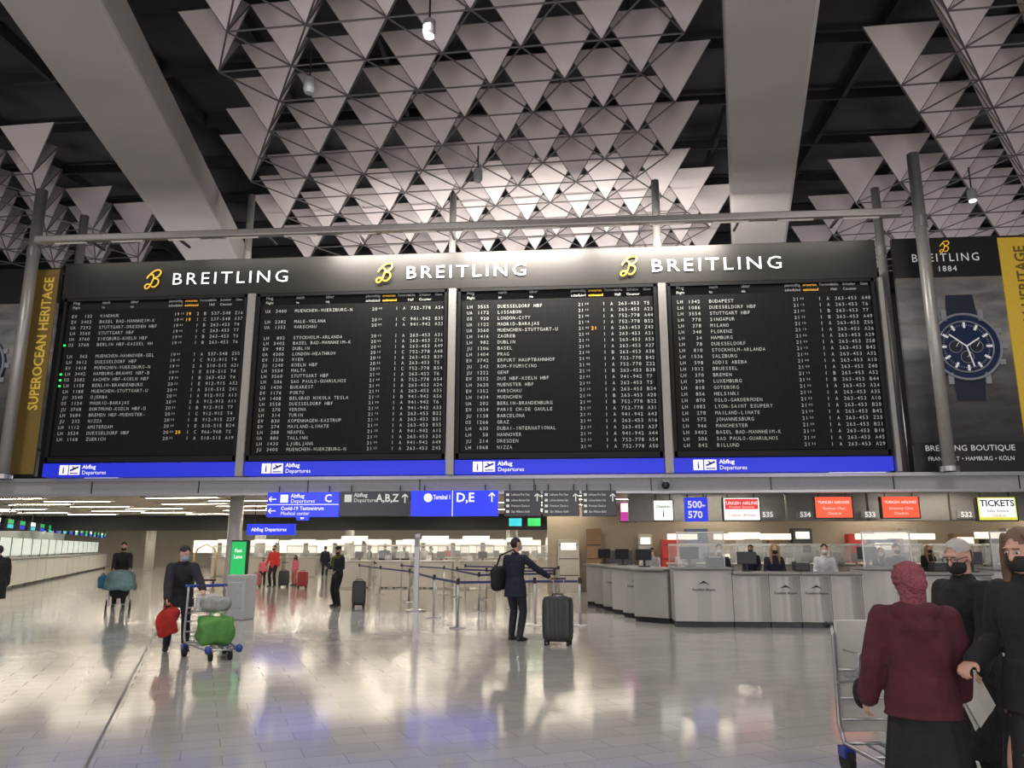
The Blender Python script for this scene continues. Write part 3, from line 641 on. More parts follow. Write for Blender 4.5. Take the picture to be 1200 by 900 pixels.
b=B().box(((s0+dl*16).x-3.6,(s0+dl*16).y,1.6),(.15,40,3.2),TA); b.obj('wall_partition',M('blue_grey_wall',(.45,.5,.5),.5),kind='structure')
ds=M('distant_desk',(.5,.48,.44),.4,.0)
for row,(Y,xa,xb,st) in enumerate([(31.5,-9,-2.6,1.7),(44,-20,8,2.2),(24.8,4.0,17,1.5),(27.3,3.9,17,1.6),(37.0,-2.5,7,1.9)]):
    x=xa
    while x<xb:
        r=root('check_in_desk',(x,Y,0),0,'pale check-in desk with monitor and glass screen frame','desk','distant check-in desks')
        B().box((0,.3,.55),(st*.8,.6,1.0)).obj('body',ds,r,bevel=.02); B().box((0,.28,1.08),(st*.86,.7,.05)).obj('countertop',deskT if row==2 else white,r)
        B().box((.2,.3,1.32),(.36,.05,.26)).cyl((.2,.32,1.1),(.2,.32,1.3),.03,8).obj('monitor_screen',black if random.random()<.6 else grey,r)
        for sx in(-1,1): B().box((sx*st*.4,.1,1.4),(.03,.03,.6)).obj('screen_post',steel,r)
        B().box((0,.1,1.7),(st*.82,.04,.06)).obj('screen_rail',white,r)
        B().box((0,.1,1.42),(st*.8,.01,.5)).obj('glass_pane',glass,r)
        B().box((-.3,.3,1.2),(.2,.2,.2)).obj('card_printer',grey if random.random()<.4 else white,r)
        if random.random()<.75: B().box((-.1,.55,1.98),(st*.65,.05,.2)).obj('lit_name_panel',lit,r)
        x+=st
b=B().box((12,30,1.6),(26,.2,3.2)); b.obj('wall_office',M('office_wall',(.34,.29,.23),.6),kind='structure')
for i in range(22):
    X=-.2+i*.95; wdt=[.8,.55,.9,.5,.7][i%5]; hh2=[1.9,2.3,1.5,2.1][i%4]; r=root('wall_cabinet',(X,29.6,0),0,'tall office cabinet with shelves against the wall','cabinet','office cabinets')
    B().box((0,0,hh2/2),(wdt,.4,hh2)).obj('cabinet_body',[ds,M('wood_brown',(.25,.15,.08),.5),M('dark_cabinet',(.06,.06,.07),.5),ds,M('red_panel',(.4,.03,.03),.5,0,.2),M('blue_cabinet',(.1,.15,.25),.5),ds][i%7],r,bevel=.01)
    for z in(.6,1.2,1.7): 
        if z<hh2: B().box((0,-.21,z),(wdt*.9,.02,.03)).obj('shelf_edge',darkmetal,r)
    if i%3==0: B().box((0,-.22,hh2-.25),(wdt*.7,.02,.25)).obj('lit_screen',lit,r)
for i in range(14): 
    X=-30+i*2.4; r=root('wall_light_panel',(X,62,1.1),0,'backlit white panel on the far wall','light panel','backlit wall panels'); B().box((0,0,.6),(2.0,.1,1.0)).obj('panel',lit,r)
# ------------------------------------------------------------ stanchions
belt=M('belt_blue',(.02,.03,.15),.6)
def post(loc,h=.98):
    r=root('queue_post',loc,0,'steel queue barrier post with round base','barrier post','queue barrier posts')
    B().tube([(0,0,0),(0,0,.015),(0,0,.03)],[.17,.17,.03],20).obj('base',steel,r); B().cyl((0,0,.02),(0,0,h-.1),.028,12).obj('pole',steel,r,smooth=True); B().cyl((0,0,h-.12),(0,0,h),.036,12).obj('belt_head',black,r)
def beltb(p,q,z=.9):
    d0=(q-p).normalized()*.04; p=p+d0; q=q-d0
    r=root('barrier_belt',(p+q)/2,0,'dark blue retractable belt between two posts','barrier belt','queue barrier belts'); c=(p+q)/2
    d=(q-p).normalized().cross(V((0,0,1)))*.004
    B().add([p-c+V((0,0,z-.025))-d,q-c+V((0,0,z-.025))-d,q-c+V((0,0,z+.025))-d,p-c+V((0,0,z+.025))-d,p-c+V((0,0,z-.025))+d,q-c+V((0,0,z-.025))+d,q-c+V((0,0,z+.025))+d,p-c+V((0,0,z+.025))+d],[(0,1,2,3),(7,6,5,4),(0,4,5,1),(3,2,6,7),(0,3,7,4),(1,5,6,2)]).obj('webbing',belt,r)
rows=[[(508,724),(536,736),(627,733),(680,733)],[(420,690),(445,697),(479,706),(508,724)],[(561,716),(600,713),(650,712)],[(438,683),(470,690),(520,697),(561,716)],[(535,700),(570,703),(612,705),(650,704)],[(545,692),(580,694),(620,696),(655,697)]]
for rw in rows:
    ps=[F(*q) for q in rw]
    for i,p in enumerate(ps):
        if rw is rows[1] and i==3 or rw is rows[3] and i==3: continue
        post(p)
    for i in range(len(ps)-1): beltb(ps[i],ps[i+1])
p=F(487,716); r=root('information_column',p,0,'tall slim grey steel sign column on a round base','sign column')
B().tube([(0,0,0),(0,0,.03),(0,0,.05)],[.26,.26,.1],28).obj('base',steel,r); B().box((0,0,1.0),(.14,.08,1.95)).obj('column_body',steel,r,bevel=.02); B().box((0,-.05,1.75),(.1,.01,.25)).obj('sign_panel',grey,r)
p=F(273,727); r=root('self_service_kiosk',p,R(-8),'grey cabinet kiosk with a glowing green upright screen','kiosk')
B().box((0,.25,.5),(.5,.5,1.0)).box((.0,.02,.55),(.42,.06,.6)).obj('cabinet',M('kiosk_grey',(.42,.43,.44),.4,.3),r,bevel=.03)
B().box((-.13,.3,1.35),(.42,.1,.85)).obj('screen_housing',black,r); B().box((-.13,.24,1.35),(.37,.02,.78)).obj('screen',gE,r); B().text('Fast',(-.13,.225,1.5),.08,al='C',bold=1).text('Lane',(-.13,.225,1.36),.08,al='C',bold=1).obj('lettering',txtW,r)
B().cyl((-.13,.3,.95),(-.13,.3,1.0),.04).obj('neck',steel,r)
# ------------------------------------------------------------ luggage
def suitcase(loc,rz,w=.48,h=.7,d=.28,mat=None,label='black hard-shell suitcase with raised telescopic handle',ext=.38,grp=None):
    mat=mat or M('suitcase_black',(.02,.02,.025),.35)
    r=root('suitcase',loc,rz,label,'suitcase',grp)
    b=B().ell((0,0,.06+h/2),(w/2,d/2,h/2),32,16,e=.3)
    for i in range(6): b.box((-w*.36+w*.72*i/5,0,.06+h/2),(.018,d+.014,h*.8))
    b.obj('shell',mat,r)
    B().box((0,0,.06+h/2),(w+.004,.012,h*.9)).obj('zip_seam',darkmetal,r)
    for sx in(-1,1):
        for sy in(-1,1):
            B().cyl((sx*w*.38-.018,sy*d*.35,.03),(sx*w*.38+.018,sy*d*.35,.03),.03,14).box((sx*w*.38,sy*d*.35,.065),(.05,.04,.03)).obj('wheel',rubber,r)
    if ext: 
        for sx in(-1,1): B().cyl((sx*.09,d*.3,h),(sx*.09,d*.3,h+ext),.009,8).obj('handle_tube',steel,r)
    if ext: B().tube([(-.12,d*.3,h+ext),(.12,d*.3,h+ext)],.016,10,round_=True).obj('handle_grip',black,r)
    B().tube([(-.1,0,h+.05),(-.08,0,h+.09),(.08,0,h+.09),(.1,0,h+.05)],.012,8).obj('top_handle',black,r)
    return r
def bag(loc,rz,size,mat,label,name='bag',handles=True,e=.55,wob=.012):
    r=root(name,loc,rz,label,'bag'); sx,sy,sz=size
    b=B().ell((0,0,sz/2),(sx/2,sy/2,sz/2),32,22,e=e)
    for v in b.v:
        v+=V((math.sin(v.z*23+v.y*11),math.sin(v.x*19+v.z*13),math.sin(v.x*17+v.y*21)))*wob
    b.obj('bag_body',mat,r,smooth=True)
    if handles:
        for sy_ in(-1,1): B().tube([(-sx*.2,sy_*sy*.2,sz*.9),(-sx*.14,sy_*sy*.15,sz*1.12),(0,sy_*sy*.1,sz*1.2),(sx*.14,sy_*sy*.15,sz*1.12),(sx*.2,sy_*sy*.2,sz*.9)],.01,8).obj('strap',mat,r,smooth=True)
    return r
blueP=M('trolley_blue',(.02,.05,.28),.4)
def trolley(loc,rz,label,panel=False):
    r=root('luggage_trolley',loc,rz,label,'luggage trolley')
    b=B()
    for s in(-1,1):
        b.tube([(s*.2,.55,.16),(s*.24,.3,.17),(s*.3,-.35,.2),(s*.3,-.42,.32),(s*.29,-.42,.95),(s*.27,-.5,1.02)],.017,8)
        b.tube([(s*.3,-.38,.62),(s*.24,-.18,.66),(s*.24,-.12,.85)],.011,6)
    for y,z,w_ in((.55,.16,.2),(.3,.17,.24),(0,.185,.27),(-.35,.2,.3)): b.cyl((-w_,y,z),(w_,y,z),.013,8)
    for x in(-.15,-.05,.05,.15): b.cyl((x,.5,.17),(x,-.38,.2),.009,6)
    for z in(.35,.5,.7): b.cyl((-.29,-.42,z),(.29,-.42,z),.01,6)
    b.obj('frame',steel,r,smooth=True)
    g=B()
    for z in(.66,.85): g.tube([(-.24,-.38,z),(-.24,-.14,z),(.24,-.14,z),(.24,-.38,z)],.007,6)
    for i in range(9): g.cyl((-.24+.06*i,-.14,.66),(-.24+.06*i,-.14,.85),.005,5); g.cyl((-.24+.06*i,-.14,.66),(-.24+.06*i,-.4,.66),.005,5)
    g.obj('basket',steel,r)
    B().tube([(-.3,-.5,1.02),(.3,-.5,1.02)],.024,12,round_=True).obj('push_handle',black if panel else blueP,r)
    if panel: B().box((0,-.44,.66),(.54,.025,.8)).obj('advert_panel',M('pale_panel',(.55,.54,.5),.4),r,bevel=.01)
    else: B().box((0,-.43,.8),(.34,.02,.2)).obj('advert_plate',white,r)
    for s in(-1,1): B().ell((s*.22,.56,.17),(.05,.06,.06),12,8).obj('bumper',blueP,r)
    for s in(-1,1):
        B().cyl((s*.3-.025,-.33,.09),(s*.3+.025,-.33,.09),.09,20).obj('wheel',rubber,r); B().box((s*.3,-.33,.15),(.08,.12,.07)).obj('wheel_bracket',blueP,r)
        B().cyl((s*.14-.02,.42,.065),(s*.14+.02,.42,.065),.065,20).obj('wheel',rubber,r); B().cyl((s*.14,.42,.08),(s*.14,.42,.17),.018,8).obj('caster_fork',steel,r)
    return r
# ------------------------------------------------------------ people
def ik(a,b,l1,l2,hint):
    d=b-a; L=d.length
    if L>l1+l2-.004: b=a+d.normalized()*(l1+l2-.004); d=b-a; L=d.length
    x=(l1*l1-l2*l2+L*L)/(2*L); h=math.sqrt(max(0,l1*l1-x*x)); u=d.normalized()
    p=(hint-u*hint.dot(u)); p=p.normalized() if p.length>1e-4 else u.orthogonal().normalized()
    return a+u*x+p*h,b
def person(loc,heading,H,label,top,legs,hairm,lean=0,hl=None,hr=None,fl=None,fr=None,hy=0,hp=0,drop=0,vox=.012,shoes=None,mask=None,skirt=None,hem=0,puff=.018,hair='short',scarf=None,glasses=False,skinm=None,curl=.5,bulk=1.0,hood=False):
    s=H/1.75; sk=skinm or skin; shoes=shoes or M('shoe_dark',(.02,.02,.02),.4)
    r=root('person',loc,heading,label,'person')
    pel=V((0,0,.93-drop)); L=R(lean); U=V((0,math.sin(L),math.cos(L)))
    pel=pel-V((0,.25*math.sin(L)*.6,0))
    T=lambda z:pel+U*z
    hips=[pel+V((sx*.09,0,-.03)) for sx in(-1,1)]
    sh=[T(.455)+V((sx*.175*bulk,0,0)) for sx in(-1,1)]
    hands=[hl or V((-.25,.04,.84-drop)),hr or V((.25,.04,.84-drop))]
    feet=[fl or V((-.11,0,.08)),fr or V((.11,0,.08))]
    hands=[V(h) for h in hands]; feet=[V(f) for f in feet]
    HY=Matrix.Rotation(R(hy),3,'Z')@Matrix.Rotation(R(hp),3,'X')
    nb=T(.53); U2=(U+V((0,0,1))).normalized(); hc=nb+U2*.155+HY@V((0,.025,0))
    body=B()
    def torso(b,k,low=-.07):
        b.tube([T(low),T(0),T(.14),T(.32),T(.42),T(.47),T(.51)],[(.14+k,.1+k),(.165+k,.115+k),(.14*bulk+k,.105*bulk+k),(.165*bulk+k,.12*bulk+k),(.16*bulk+k,.1+k),(.12*bulk+k,.08+k),(.065+k*.7,.06+k*.7)],20,side=(1,0,0),round_=True)
    def arms(b,k,cut=1.0):
        for i,sx in enumerate((-1,1)):
            hint=V((sx*.25,-1,-.3)); e,wv=ik(sh[i],hands[i],.28,.26,hint)
            m=sh[i].lerp(e,.5)
            b.tube([sh[i],m,e,e.lerp(wv,.35),e.lerp(wv,cut)],[.056+k*.8,.05+k,.042+k,.042+k,.029+k*1.1],12,round_=True)
            b.tube([T(.44)+V((sx*.08,0,0)),sh[i]+V((-sx*.01,0,-.005))],[.065+k,.056+k*.8],12,round_=True)
            arms.w[i]=(e,wv)
    arms.w=[None,None]
    def leg(b,k,cut=1.0):
        for i,sx in enumerate((-1,1)):
            kn,an=ik(hips[i],feet[i],.43,.42,V((sx*.1,1,0)))
            b.tube([hips[i],hips[i].lerp(kn,.5),kn,kn.lerp(an,.35),kn.lerp(an,cut)],[.086+k,.075+k,.055+k,.056+k,.036+k*1.5],14,round_=True)
            leg.a[i]=(kn,an)
    leg.a=[None,None]
    torso(body,0); arms(body,0); leg(body,0)
    body.tube([nb-U*.05,hc-HY@V((0,.02,.04))],[.06,.053],14,round_=True)
    hv=lambda x,y,z:hc+HY@V((x,y,z))
    body.ell(hc+HY@V((0,-.01,.02)),(.076,.095,.1),20,14,M3=HY)
    body.ell(hv(0,.025,-.035),(.058,.068,.075),18,12,M3=HY)
    body.ell(hv(0,.04,-.085),(.034,.04,.028),12,8,M3=HY)
    body.tube([hv(0,.086,.02),hv(0,.103,-.02),hv(0,.1,-.03)],[.009,.014,.012],8,round_=True)
    body.ell(hv(0,.082,.035),(.05,.012,.012),12,8,M3=HY)
    for sx in(-1,1): body.ell(hv(sx*.077,-.005,0),(.01,.02,.032),10,8,M3=HY)
    def foot(b,k):
        for i,sx in enumerate((-1,1)):
            an=leg.a[i][1]
            b.tube([an+V((0,-.045,-.035)),an+V((0,.02,-.03)),an+V((sx*.015,.11,-.045)),an+V((sx*.02,.17,-.052))],[(.034+k,.035+k),(.038+k,.042+k),(.045+k,.03+k),(.036+k,.022+k)],14,side=(1,0,0),round_=True)
    foot(body,0)
    hw=[]
    for i,sx in enumerate((-1,1)):
        e,wv=arms.w[i]; d=(wv-e).normalized(); inn=V((-sx,.2,0)); n_=(inn-d*inn.dot(d)).normalized(); sd=d.cross(n_).normalized()
        if sd.y<0 and abs(d.z)>.5: sd=-sd
        if abs(d.z)<=.5: sd=V((-sx,0,0))-d*(-sx*d.x); sd.normalize(); n_=V((0,0,-1))-d*(-d.z); n_.normalize()
        body.tube([wv,wv+d*.03,wv+d*.085],[(.028,.02),(.038,.016),(.042,.013)],12,side=tuple(sd),round_=True)
        for f_ in range(4):
            p=wv+d*.085+sd*(.0285-.019*f_); ln=[.068,.078,.072,.055][f_]; dd=d.copy(); pts=[p-d*.02,p]
            for q,fr_ in enumerate((.45,.3,.25)):
                an=curl*(.6,1.0,.8)[q]; ax=d.cross(n_); dd=(Matrix.Rotation(an,3,ax)@dd); p=p+dd*ln*fr_; pts.append(p)
            body.tube(pts,[.0095,.009,.0085,.008,.007],8,round_=True)
        p=wv+d*.02+sd*.03; td=(d*.75+sd*.6+n_*.25).normalized(); body.tube([p-sd*.01,p+td*.035,p+td*.035+(td+d*.5+n_*.3).normalized()*.03],[.013,.011,.009],8,round_=True)
        hw.append(wv+d*.09+n_*.03)
    body.obj('body',sk,r,smooth=True,scale=s,remesh=vox*.75 if vox<.011 else vox)
    j=B(); torso(j,puff,-.07-hem*.2); arms(j,puff*.9,.97)
    if hem: 
        j.tube([T(.1),T(-.05),pel+V((0,0,-.1-hem*.5)),pel+V((0,0,-.1-hem))],[(.16+puff,.12+puff),(.185+puff,.14+puff),(.19+puff,.15+puff),(.2+puff,.16+puff)],20,side=(1,0,0))
    j.tube([T(.47),T(.53)],[(.085+puff*.5,.07+puff*.5),(.065+puff*.3,.06+puff*.3)],14,side=(1,0,0))
    if hood==2: 
        j.tube([T(.48)+V((-.1,.02,.0)),T(.5)+V((-.09,-.07,.0)),T(.47)+V((0,-.12,.0)),T(.5)+V((.09,-.07,.0)),T(.48)+V((.1,.02,.0))],[.055,.062,.075,.062,.055],14,round_=True)
        j.ell(T(.4)+V((0,-.12,0)),(.11,.07,.12),16,10)
    elif hood: j.tube([T(.5)+V((-.08,-.05,.0)),T(.52)+V((-.05,-.1,.0)),T(.51)+V((.05,-.1,.0)),T(.5)+V((.08,-.05,.0))],[.045,.055,.055,.045],12,round_=True)
    if puff>.028:
        for v in j.v: v+=V((math.sin(v.z*34+v.x*9)+.6*math.sin(v.z*61+v.x*17),math.sin(v.z*41+v.x*13),0))*.006
    j.obj('jacket',top,r,smooth=True,scale=s,remesh=vox,sm=3)
    if skirt:
        kb=B(); n=64; vs=[];ringz=[.16,.0,-.15,-.35,-.6,-.87]
        for q,z in enumerate(ringz):
            rx=.165+.13*(q/5)**1.3; ry=.12+.12*(q/5)**1.3
            for k in range(n):
                an=2*math.pi*k/n; f_=1+.07*q/5*math.sin(an*11)+.04*q/5*math.sin(an*5+1)
                vs.append(V((math.cos(an)*rx*f_,math.sin(an)*ry*f_,max(.05,pel.z+z))))
        fs=[(q*n+k,q*n+(k+1)%n,(q+1)*n+(k+1)%n,(q+1)*n+k) for q in range(5) for k in range(n)]
        kb.add(vs,fs); kb.obj('skirt',skirt,r,smooth=True,scale=s)
    else:
        t=B(); t.tube([T(.1),T(0),T(-.07)],[(.15,.115),(.175,.125),(.15,.11)],18,side=(1,0,0),round_=True); leg(t,.014,.96); t.obj('trousers',legs,r,smooth=True,scale=s,remesh=vox)
    f=B(); foot(f,.006)
    f.obj('shoes',shoes,r,smooth=True,scale=s,remesh=vox*.8)
    if scarf:
        c=B(); c.ell(hv(0,-.015,.025),(.1,.115,.108),24,16,M3=HY)
        c.tube([hv(0,-.03,-.04),hv(0,-.04,-.09),nb+V((0,-.03,-.01))],[(.088,.09),(.08,.078),(.08,.07)],18,side=(1,0,0),round_=True)
        c.ell(hv(0,-.105,-.02),(.07,.055,.065),14,10)
        for k_ in range(5): 
            zz=.1-.035*k_; rr=math.sqrt(max(.02,1-((zz-.025)/.115)**2)); c.torus(hv(0,-.015,zz),.098*rr,.01,ax=tuple(HY@V((0,0,1))),n=24,m=6)
        c.obj('headscarf',scarf,r,smooth=True,scale=s,remesh=.006,sm=1)
    elif hairm:
        c=B()
        c.ell(hv(0,-.016,.03),(.085,.1,.103),24,16,M3=HY,keep=(lambda q:(q.z>.025 and q.y<.085) or (q.y<-.015 and q.z>-.08)))
        if hair=='long': 
            c.tube([hv(0,-.05,.03),hv(0,-.07,-.1),hv(0,-.09,-.25),hv(0,-.08,-.36)],[(.085,.06),(.09,.05),(.095,.045),(.06,.025)],16,side=(1,0,0),round_=True)
            for sx in(-1,1): c.tube([hv(sx*.06,.03,.09),hv(sx*.085,.02,.0),hv(sx*.095,.02,-.12),hv(sx*.1,.03,-.24),hv(sx*.09,.04,-.33)],[.02,.026,.032,.03,.015],10,round_=True)
        if hair=='bun': c.ell(hv(0,-.12,.05),(.04,.04,.04),12,8)
        c.obj('hair',hairm,r,smooth=True,scale=s)
    if mask:
        c=B().ell(hv(0,.03,-.05),(.066,.085,.058),20,14,M3=HY,keep=lambda q:q.y>-.01)
        for sx in(-1,1): c.tube([hv(sx*.06,.05,-.03),hv(sx*.08,-.01,.005)],.003,5)
        c.obj('face_mask',mask,r,smooth=True,scale=s)
    else:
        c=B().ell(hv(0,.093,-.062),(.024,.006,.007),12,6,M3=HY); c.obj('mouth',M('lips',(.4,.14,.12),.5),r,smooth=True,scale=s)
    ey=M('eye_white',(.7,.7,.7),.3); ed=M('eye_dark',(.02,.012,.01),.3)
    if not scarf:
        for sx in(-1,1):
            B().ell(hv(sx*.03,.078,.008),(.014,.01,.008),10,8,M3=HY).ell(hv(sx*.03,.087,.008),(.006,.004,.006),8,6,mi=1,M3=HY).obj('eye',[ey,ed],r,smooth=True,scale=s)
        bwm=hairm or ed
        B().tube([hv(-.048,.082,.03),hv(-.015,.092,.033)],.004,6).tube([hv(.048,.082,.03),hv(.015,.092,.033)],.004,6).obj('eyebrows',bwm,r,scale=s)
    if glasses:
        g=B()
        for sx in(-1,1):
            g.torus(hv(sx*.032,.1,.008),.022,.0025,ax=tuple(HY@V((0,1,0))),n=18,m=5); g.cyl(hv(sx*.054,.098,.012),hv(sx*.08,0,.012),.0022,5)
        g.cyl(hv(-.01,.1,.012),hv(.01,.1,.012),.0025,5); g.obj('glasses',black,r,scale=s)
    Rz=Matrix.Rotation(heading,3,'Z')
    return r,(lambda p:V(loc)+Rz@(V(p)*s)),[h*1.0 for h in hw]
cl=lambda n,c,r=.9:M(n,c,r,noise=.18,ns=11,bump=.6)
navyj=cl('navy_jacket',(.012,.014,.03)); blk=cl('black_cloth',(.012,.012,.013)); jeans=cl('dark_jeans',(.018,.02,.032)); maroon=cl('maroon_coat',(.07,.013,.022)); hairD=cl('dark_hair',(.012,.009,.007),.6); hairG=cl('grey_hair',(.4,.38,.36),.6); rose=M('rose_knit',(.25,.07,.09),.95,noise=.3,ns=70,bump=.8); red=cl('red_jacket',(.5,.03,.03)); pink=cl('pink_jacket',(.6,.15,.2)); olive=cl('olive_hood',(.12,.12,.02)); mkB=cl('mask_blue',(.3,.4,.5)); mkK=cl('mask_black',(.02,.02,.02)); mkW=cl('mask_white',(.65,.65,.63)); 
def face_cam(p,off=0): return math.atan2(p.x,-p.y)+R(off)
# person with suitcase
p=F(604,751)
r,Wf,hw=person(p,R(-28),1.79,'person in navy jacket and trousers standing with suitcase',navyj,jeans,hairD,hr=(.52,.3,1.06),hl=(-.26,.12,.86),fl=(-.12,.06,.08),fr=(.12,-.06,.08),hy=-25,hem=.1,mask=mkB,curl=1.1)
suitcase(F(654,756),R(-12),.5,.74,.3,ext=.34)
bg=Wf((-.3,-.06,.83)); 
r=bag(bg,R(-28),(.2,.4,.42),blk,'black shoulder bag hanging at the hip','shoulder_bag',handles=False)
B().tube([(0,-.12,.36),(.12,-.14,.62),(.34,-.06,.72),(.36,.08,.62),(.1,.16,.38)],.016,8).obj('strap',blk,r)
# person on phone
p=F(394,711); r,Wf,hw=person(p,R(150),1.66,'person in dark jacket with olive hood looking down at phone',cl('dark_parka',(.025,.025,.03)),blk,hairD,hr=(.1,.3,1.12),hl=(-.2,.26,1.02),hp=-25,mask=mkK,hood=True,fl=(-.14,.04,.08),fr=(.12,-.05,.08),curl=.9,hair='bun')
B().box((0,0,0),(.08,.02,.15)).obj('smartphone',black,loc=Wf((.0,.36,1.17)),label='black smartphone held in the hand',cat='phone')
r=root('scarf',Wf((0,0,1.43)),R(150),'olive yellow scarf around the shoulders','scarf'); B().torus((0,0,0),.1,.05,ax=(0,.2,1),n=20,m=10).tube([(.05,.1,-.03),(.08,.13,-.15),(.07,.13,-.3)],[(.05,.03)]*3,10,round_=True).obj('knit_loop',olive,r,smooth=True)
suitcase(F(420,712),R(5),.36,.66,.24,label='black upright cabin suitcase standing on the floor',ext=.0)
# person with pushchair
p=F(138,712); hd=face_cam(p)
r,Wf,hw=person(p,hd,1.78,'person in black jacket pushing a pushchair',blk,jeans,hairD,lean=10,hl=(-.2,.46,1.03),hr=(.2,.46,1.03),hp=-12,mask=mkK,curl=1.2)
c=Wf((0,1.0,0)); r=root('pushchair',(c.x,c.y,0),hd,'folding pushchair with large wheels covered by teal-grey blanket','pushchair')
for sx in(-1,1): 
    B().tube([(sx*.24,-.5,1.02),(sx*.25,-.35,.85),(sx*.24,.0,.5),(sx*.22,.4,.12)],.014,8).tube([(sx*.24,.05,.55),(sx*.27,-.3,.13)],.014,8).obj('frame_tube',steel,r,smooth=True)
    for y_,rr_ in((-.3,.12),(.42,.09)): B().torus((sx*.28,y_,rr_),rr_-.02,.022,ax=(1,0,0),n=24,m=8).cyl((sx*.28-.015,y_,rr_),(sx*.28+.015,y_,rr_),.035,12).obj('wheel',rubber,r,smooth=True)
B().tube([(-.24,-.5,1.02),(.24,-.5,1.02)],.018,10,round_=True).obj('push_handle',black,r)
B().tube([(-.27,-.3,.13),(.27,-.3,.13)],.01,8).obj('axle',steel,r)
B().ell((0,0,.5),(.24,.32,.2),24,12,e=.7).obj('seat',blk,r,smooth=True)
b=B().ell((0,.0,.0),(.36,.42,.3),40,24,e=.8,keep=lambda q:q.z>-.2)
for v in b.v: v+=V((0,.02,.72))+V((math.sin(v.z*20+v.y*14),math.sin(v.x*15),math.sin(v.x*17+v.y*21)))*.02+V((v.x,v.y,0))*(.35 if v.z<0 else 0)*(-v.z/.3 if v.z<0 else 0)
b.obj('draped_blanket',cl('teal_grey_blanket',(.1,.17,.18)),r,smooth=True)
q=Wf((.42,.75,.55)); bag(q,R(15),(.2,.25,.32),cl('blue_carrier',(.02,.12,.22)),'blue carrier bag hanging at the side of the pushchair','carrier_bag')
# person leaning by trolley
p=F(205,764); hd=R(-150)
tp=F(238,772)+V((.05,.15,0))
r,Wf,hw=person(p,hd,1.72,'person in dark hooded jacket leaning over a luggage trolley',cl('dark_puffer',(.02,.02,.03)),jeans,hairD,lean=30,hl=(-.3,.52,.98),hr=(.2,.4,.84),hp=-18,hy=25,mask=mkB,curl=1.2,fl=(-.13,.24,.08),fr=(.13,-.24,.08),hem=.14,hood=True,puff=.03)
trolley(tp,R(-138),'steel luggage trolley with blue fittings carrying a green bag')
bag(tp+V((.07,-.08,.21)),R(35),(.5,.56,.38),cl('green_bag',(.09,.26,.06)),'green shopping bag lying on the trolley','shopping_bag',e=.4,wob=.02)
bag(tp+V((-.02,.04,.66)),R(40),(.42,.26,.2),cl('light_grey_bag',(.3,.31,.3)),'light grey bag on top of the green bag',handles=False,e=.5,wob=.02)
q=Wf(hw[1]); bag(q-V((0,0,.47)),R(20),(.3,.14,.4),cl('red_bag',(.35,.02,.015)),'red tote bag hanging from a hand','tote_bag',e=.45,wob=.025)
# distant group
for px_,py_,hd,H,lb,tp_,lg,hs,hrr in((319,688,170,1.72,'person in red jacket standing with suitcases',red,blk,'short',(.25,.2,.9)),(307,687,200,1.2,'child in pink jacket standing beside a case',pink,blk,'short',None),(345,686,150,1.3,'child in pink jacket beside a red suitcase',pink,cl('rose_trousers',(.4,.1,.13)),'long',None)):
    person(F(px_,py_),R(hd),H,lb,tp_,lg,hairD,vox=.016,mask=mkK,hair=hs,hr=hrr)
suitcase(F(332,688),R(5),.42,.62,.26,label='black suitcase standing beside a family')
suitcase(F(354,689),R(5),.42,.6,.26,mat=cl('red_case',(.3,.03,.03),.4),label='red suitcase standing beside a child',ext=0)
suitcase(F(300,688),R(5),.36,.5,.22,mat=cl('rose_case',(.45,.12,.15),.4),label='small rose suitcase standing on the floor',ext=0)
greyj=cl('grey_jacket',(.25,.25,.24))
for k,(px_,py_,hd,H,c,jm) in enumerate(((450,683,20,1.8,'dark coat',navyj),(463,682,-30,1.7,'dark coat',blk),(473,683,160,1.74,'black jacket',blk),(495,684,30,1.78,'light jacket',greyj),(504,681,-60,1.7,'black jacket',blk),(432,678,100,1.74,'grey jacket',greyj),(380,676,10,1.7,'dark coat',navyj),(524,676,200,1.75,'red jacket',red))):
    person(F(px_,py_),R(hd),H,'person in %s standing in the queue area'%c,jm,jeans,hairD,vox=.018,mask=mkK,hem=.15)
for k,(px_,Y,hd) in enumerate([(842,18.2,175),(905,18.6,190),(965,18.4,170),(1048,18.5,185),(1030,22.6,180),(880,22.8,160),(765,23.6,150),(1085,22.4,200)]):
    q=aY(px_,642,Y); person(V((q.x,Y,0)),R(hd),random.choice([1.62,1.7,1.66]) ,'airline staff person in uniform behind the counters',[blk,navyj,cl('white_shirt',(.5,.5,.52)),blk][k%4],blk,[hairD,cl('blond_hair',(.3,.2,.09)),hairD][k%3],vox=.018,mask=mkK if k%2 else mkW,lean=8,hl=(-.2,.3,1.0),hr=(.2,.3,1.0),hair='long' if k%3==1 else 'short')
p=F(-12,730); person(p,R(60),1.66,'person in black coat at the edge of the concourse',blk,blk,hairD,puff=.05,hem=.3,mask=mkK)
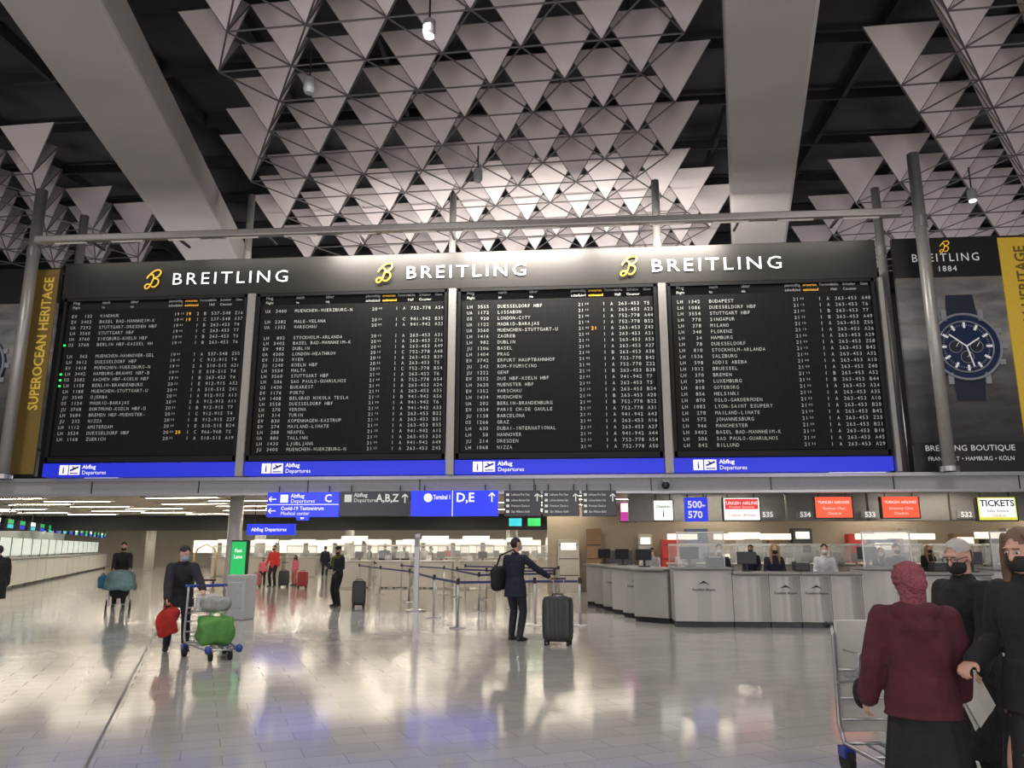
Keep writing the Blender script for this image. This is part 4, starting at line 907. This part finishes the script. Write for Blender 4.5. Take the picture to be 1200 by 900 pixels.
# ------------- foreground group
pw=G(1062,4.55)
r,Wf,hw=person(pw,R(-12),1.53,'person in maroon coat, rose headscarf and long black skirt',maroon,blk,None,scarf=rose,skirt=blk,puff=.04,bulk=1.1,vox=.008,hem=.04,hood=2,hl=(-.31,.1,.86),hr=(.27,.2,.9),hy=15,hp=-6,curl=.7,mask=mkW)
pm=G(1124,5.25)
r,Wm,hm=person(pm,R(112),1.67,'person with grey hair, glasses and black coat holding papers',blk,blk,hairG,glasses=True,mask=mkK,puff=.035,hem=.5,vox=.008,hl=(-.3,.3,.84),hr=(.05,.34,1.16),hy=10,hp=-14,curl=.9)
b=B().box((0,0,0),(.004,.21,.28),M3=Matrix.Rotation(.5,3,'X')).box((.012,.01,.01),(.003,.2,.27),M3=Matrix.Rotation(.6,3,'X')); b.obj('paper_sheets',M('paper',(.55,.54,.5),.7),loc=Wm(hm[0])+V((-.01,-.03,-.1)),rz=R(-60),label='white printed papers held in the hand',cat='paper')
b=B(); b.cyl((-.3,0,.05),(.12,0,-.02),.009,8); b.obj('walking_stick',white,loc=Wm(hm[1]),rz=0,label='slim white stick held horizontally',cat='stick')
pr=G(1200,4.3)
fl=bpy.data.materials.new('floral_cloth'); fl.use_nodes=True; nt=fl.node_tree; bs=nt.nodes['Principled BSDF']; vo=nt.nodes.new('ShaderNodeTexVoronoi'); vo.inputs['Scale'].default_value=16; cr=nt.nodes.new('ShaderNodeValToRGB'); tc=nt.nodes.new('ShaderNodeTexCoord')
cr.color_ramp.elements[0].color=(.35,.2,.16,1); cr.color_ramp.elements[0].position=.1; cr.color_ramp.elements[1].color=(.012,.012,.014,1); cr.color_ramp.elements[1].position=.3
nt.links.new(tc.outputs['Object'],vo.inputs['Vector']); nt.links.new(vo.outputs['Distance'],cr.inputs[0]); nt.links.new(cr.outputs[0],bs.inputs['Base Color']); bs.inputs['Roughness'].default_value=.8
r,Wr,hr_=person(pr,R(118),1.72,'person with long brown hair, black top and floral skirt',blk,blk,cl('brown_hair',(.13,.08,.045),.6),hair='long',skirt=fl,mask=mkK,vox=.008,puff=.025,hl=(-.22,.2,.95),hr=(.2,.26,1.02),hp=-12,curl=1.0,hem=.06)
pt=G(1043,5.7)
trolley(pt,R(186),'steel luggage trolley with pale upright panel and blue bumpers',panel=True)
r=root('travel_pillow',pt+V((-.33,-.1,.62)),0,'round black travel pillow hanging from the trolley','pillow'); B().ell((0,0,0),(.05,.08,.1),16,10).obj('cushion',blk,r,smooth=True)
# luggage cart
p=F(238,686); r=root('hotel_luggage_cart',p,R(20),'brass-framed luggage cart with arched top','luggage cart')
br_=M('brass',(.6,.42,.15),.3,.8); b=B()
for y in(-.28,.28): b.tube([(-.45,y,.25),(-.45,y,1.2),(-.35,y*.7,1.55),(0,0,1.75),(.35,y*.7,1.55),(.45,y,1.2),(.45,y,.25)],.02,8)
b.obj('frame',br_,r,smooth=True); B().box((0,0,.22),(1.0,.6,.06)).obj('platform',maroon,r)
for sx in(-.4,.4):
    for sy in(-.22,.22): B().cyl((sx-.02,sy,.09),(sx+.02,sy,.09),.09,14).obj('wheel',rubber,r)
q=aY(780,566,19.8); r=root('security_camera',q,0,'small dome security camera on the fascia','camera'); B().ell((0,0,-.06),(.1,.1,.1),14,8).obj('dome',black,r,smooth=True); B().box((0,.02,.05),(.16,.16,.06)).obj('mount',grey,r)
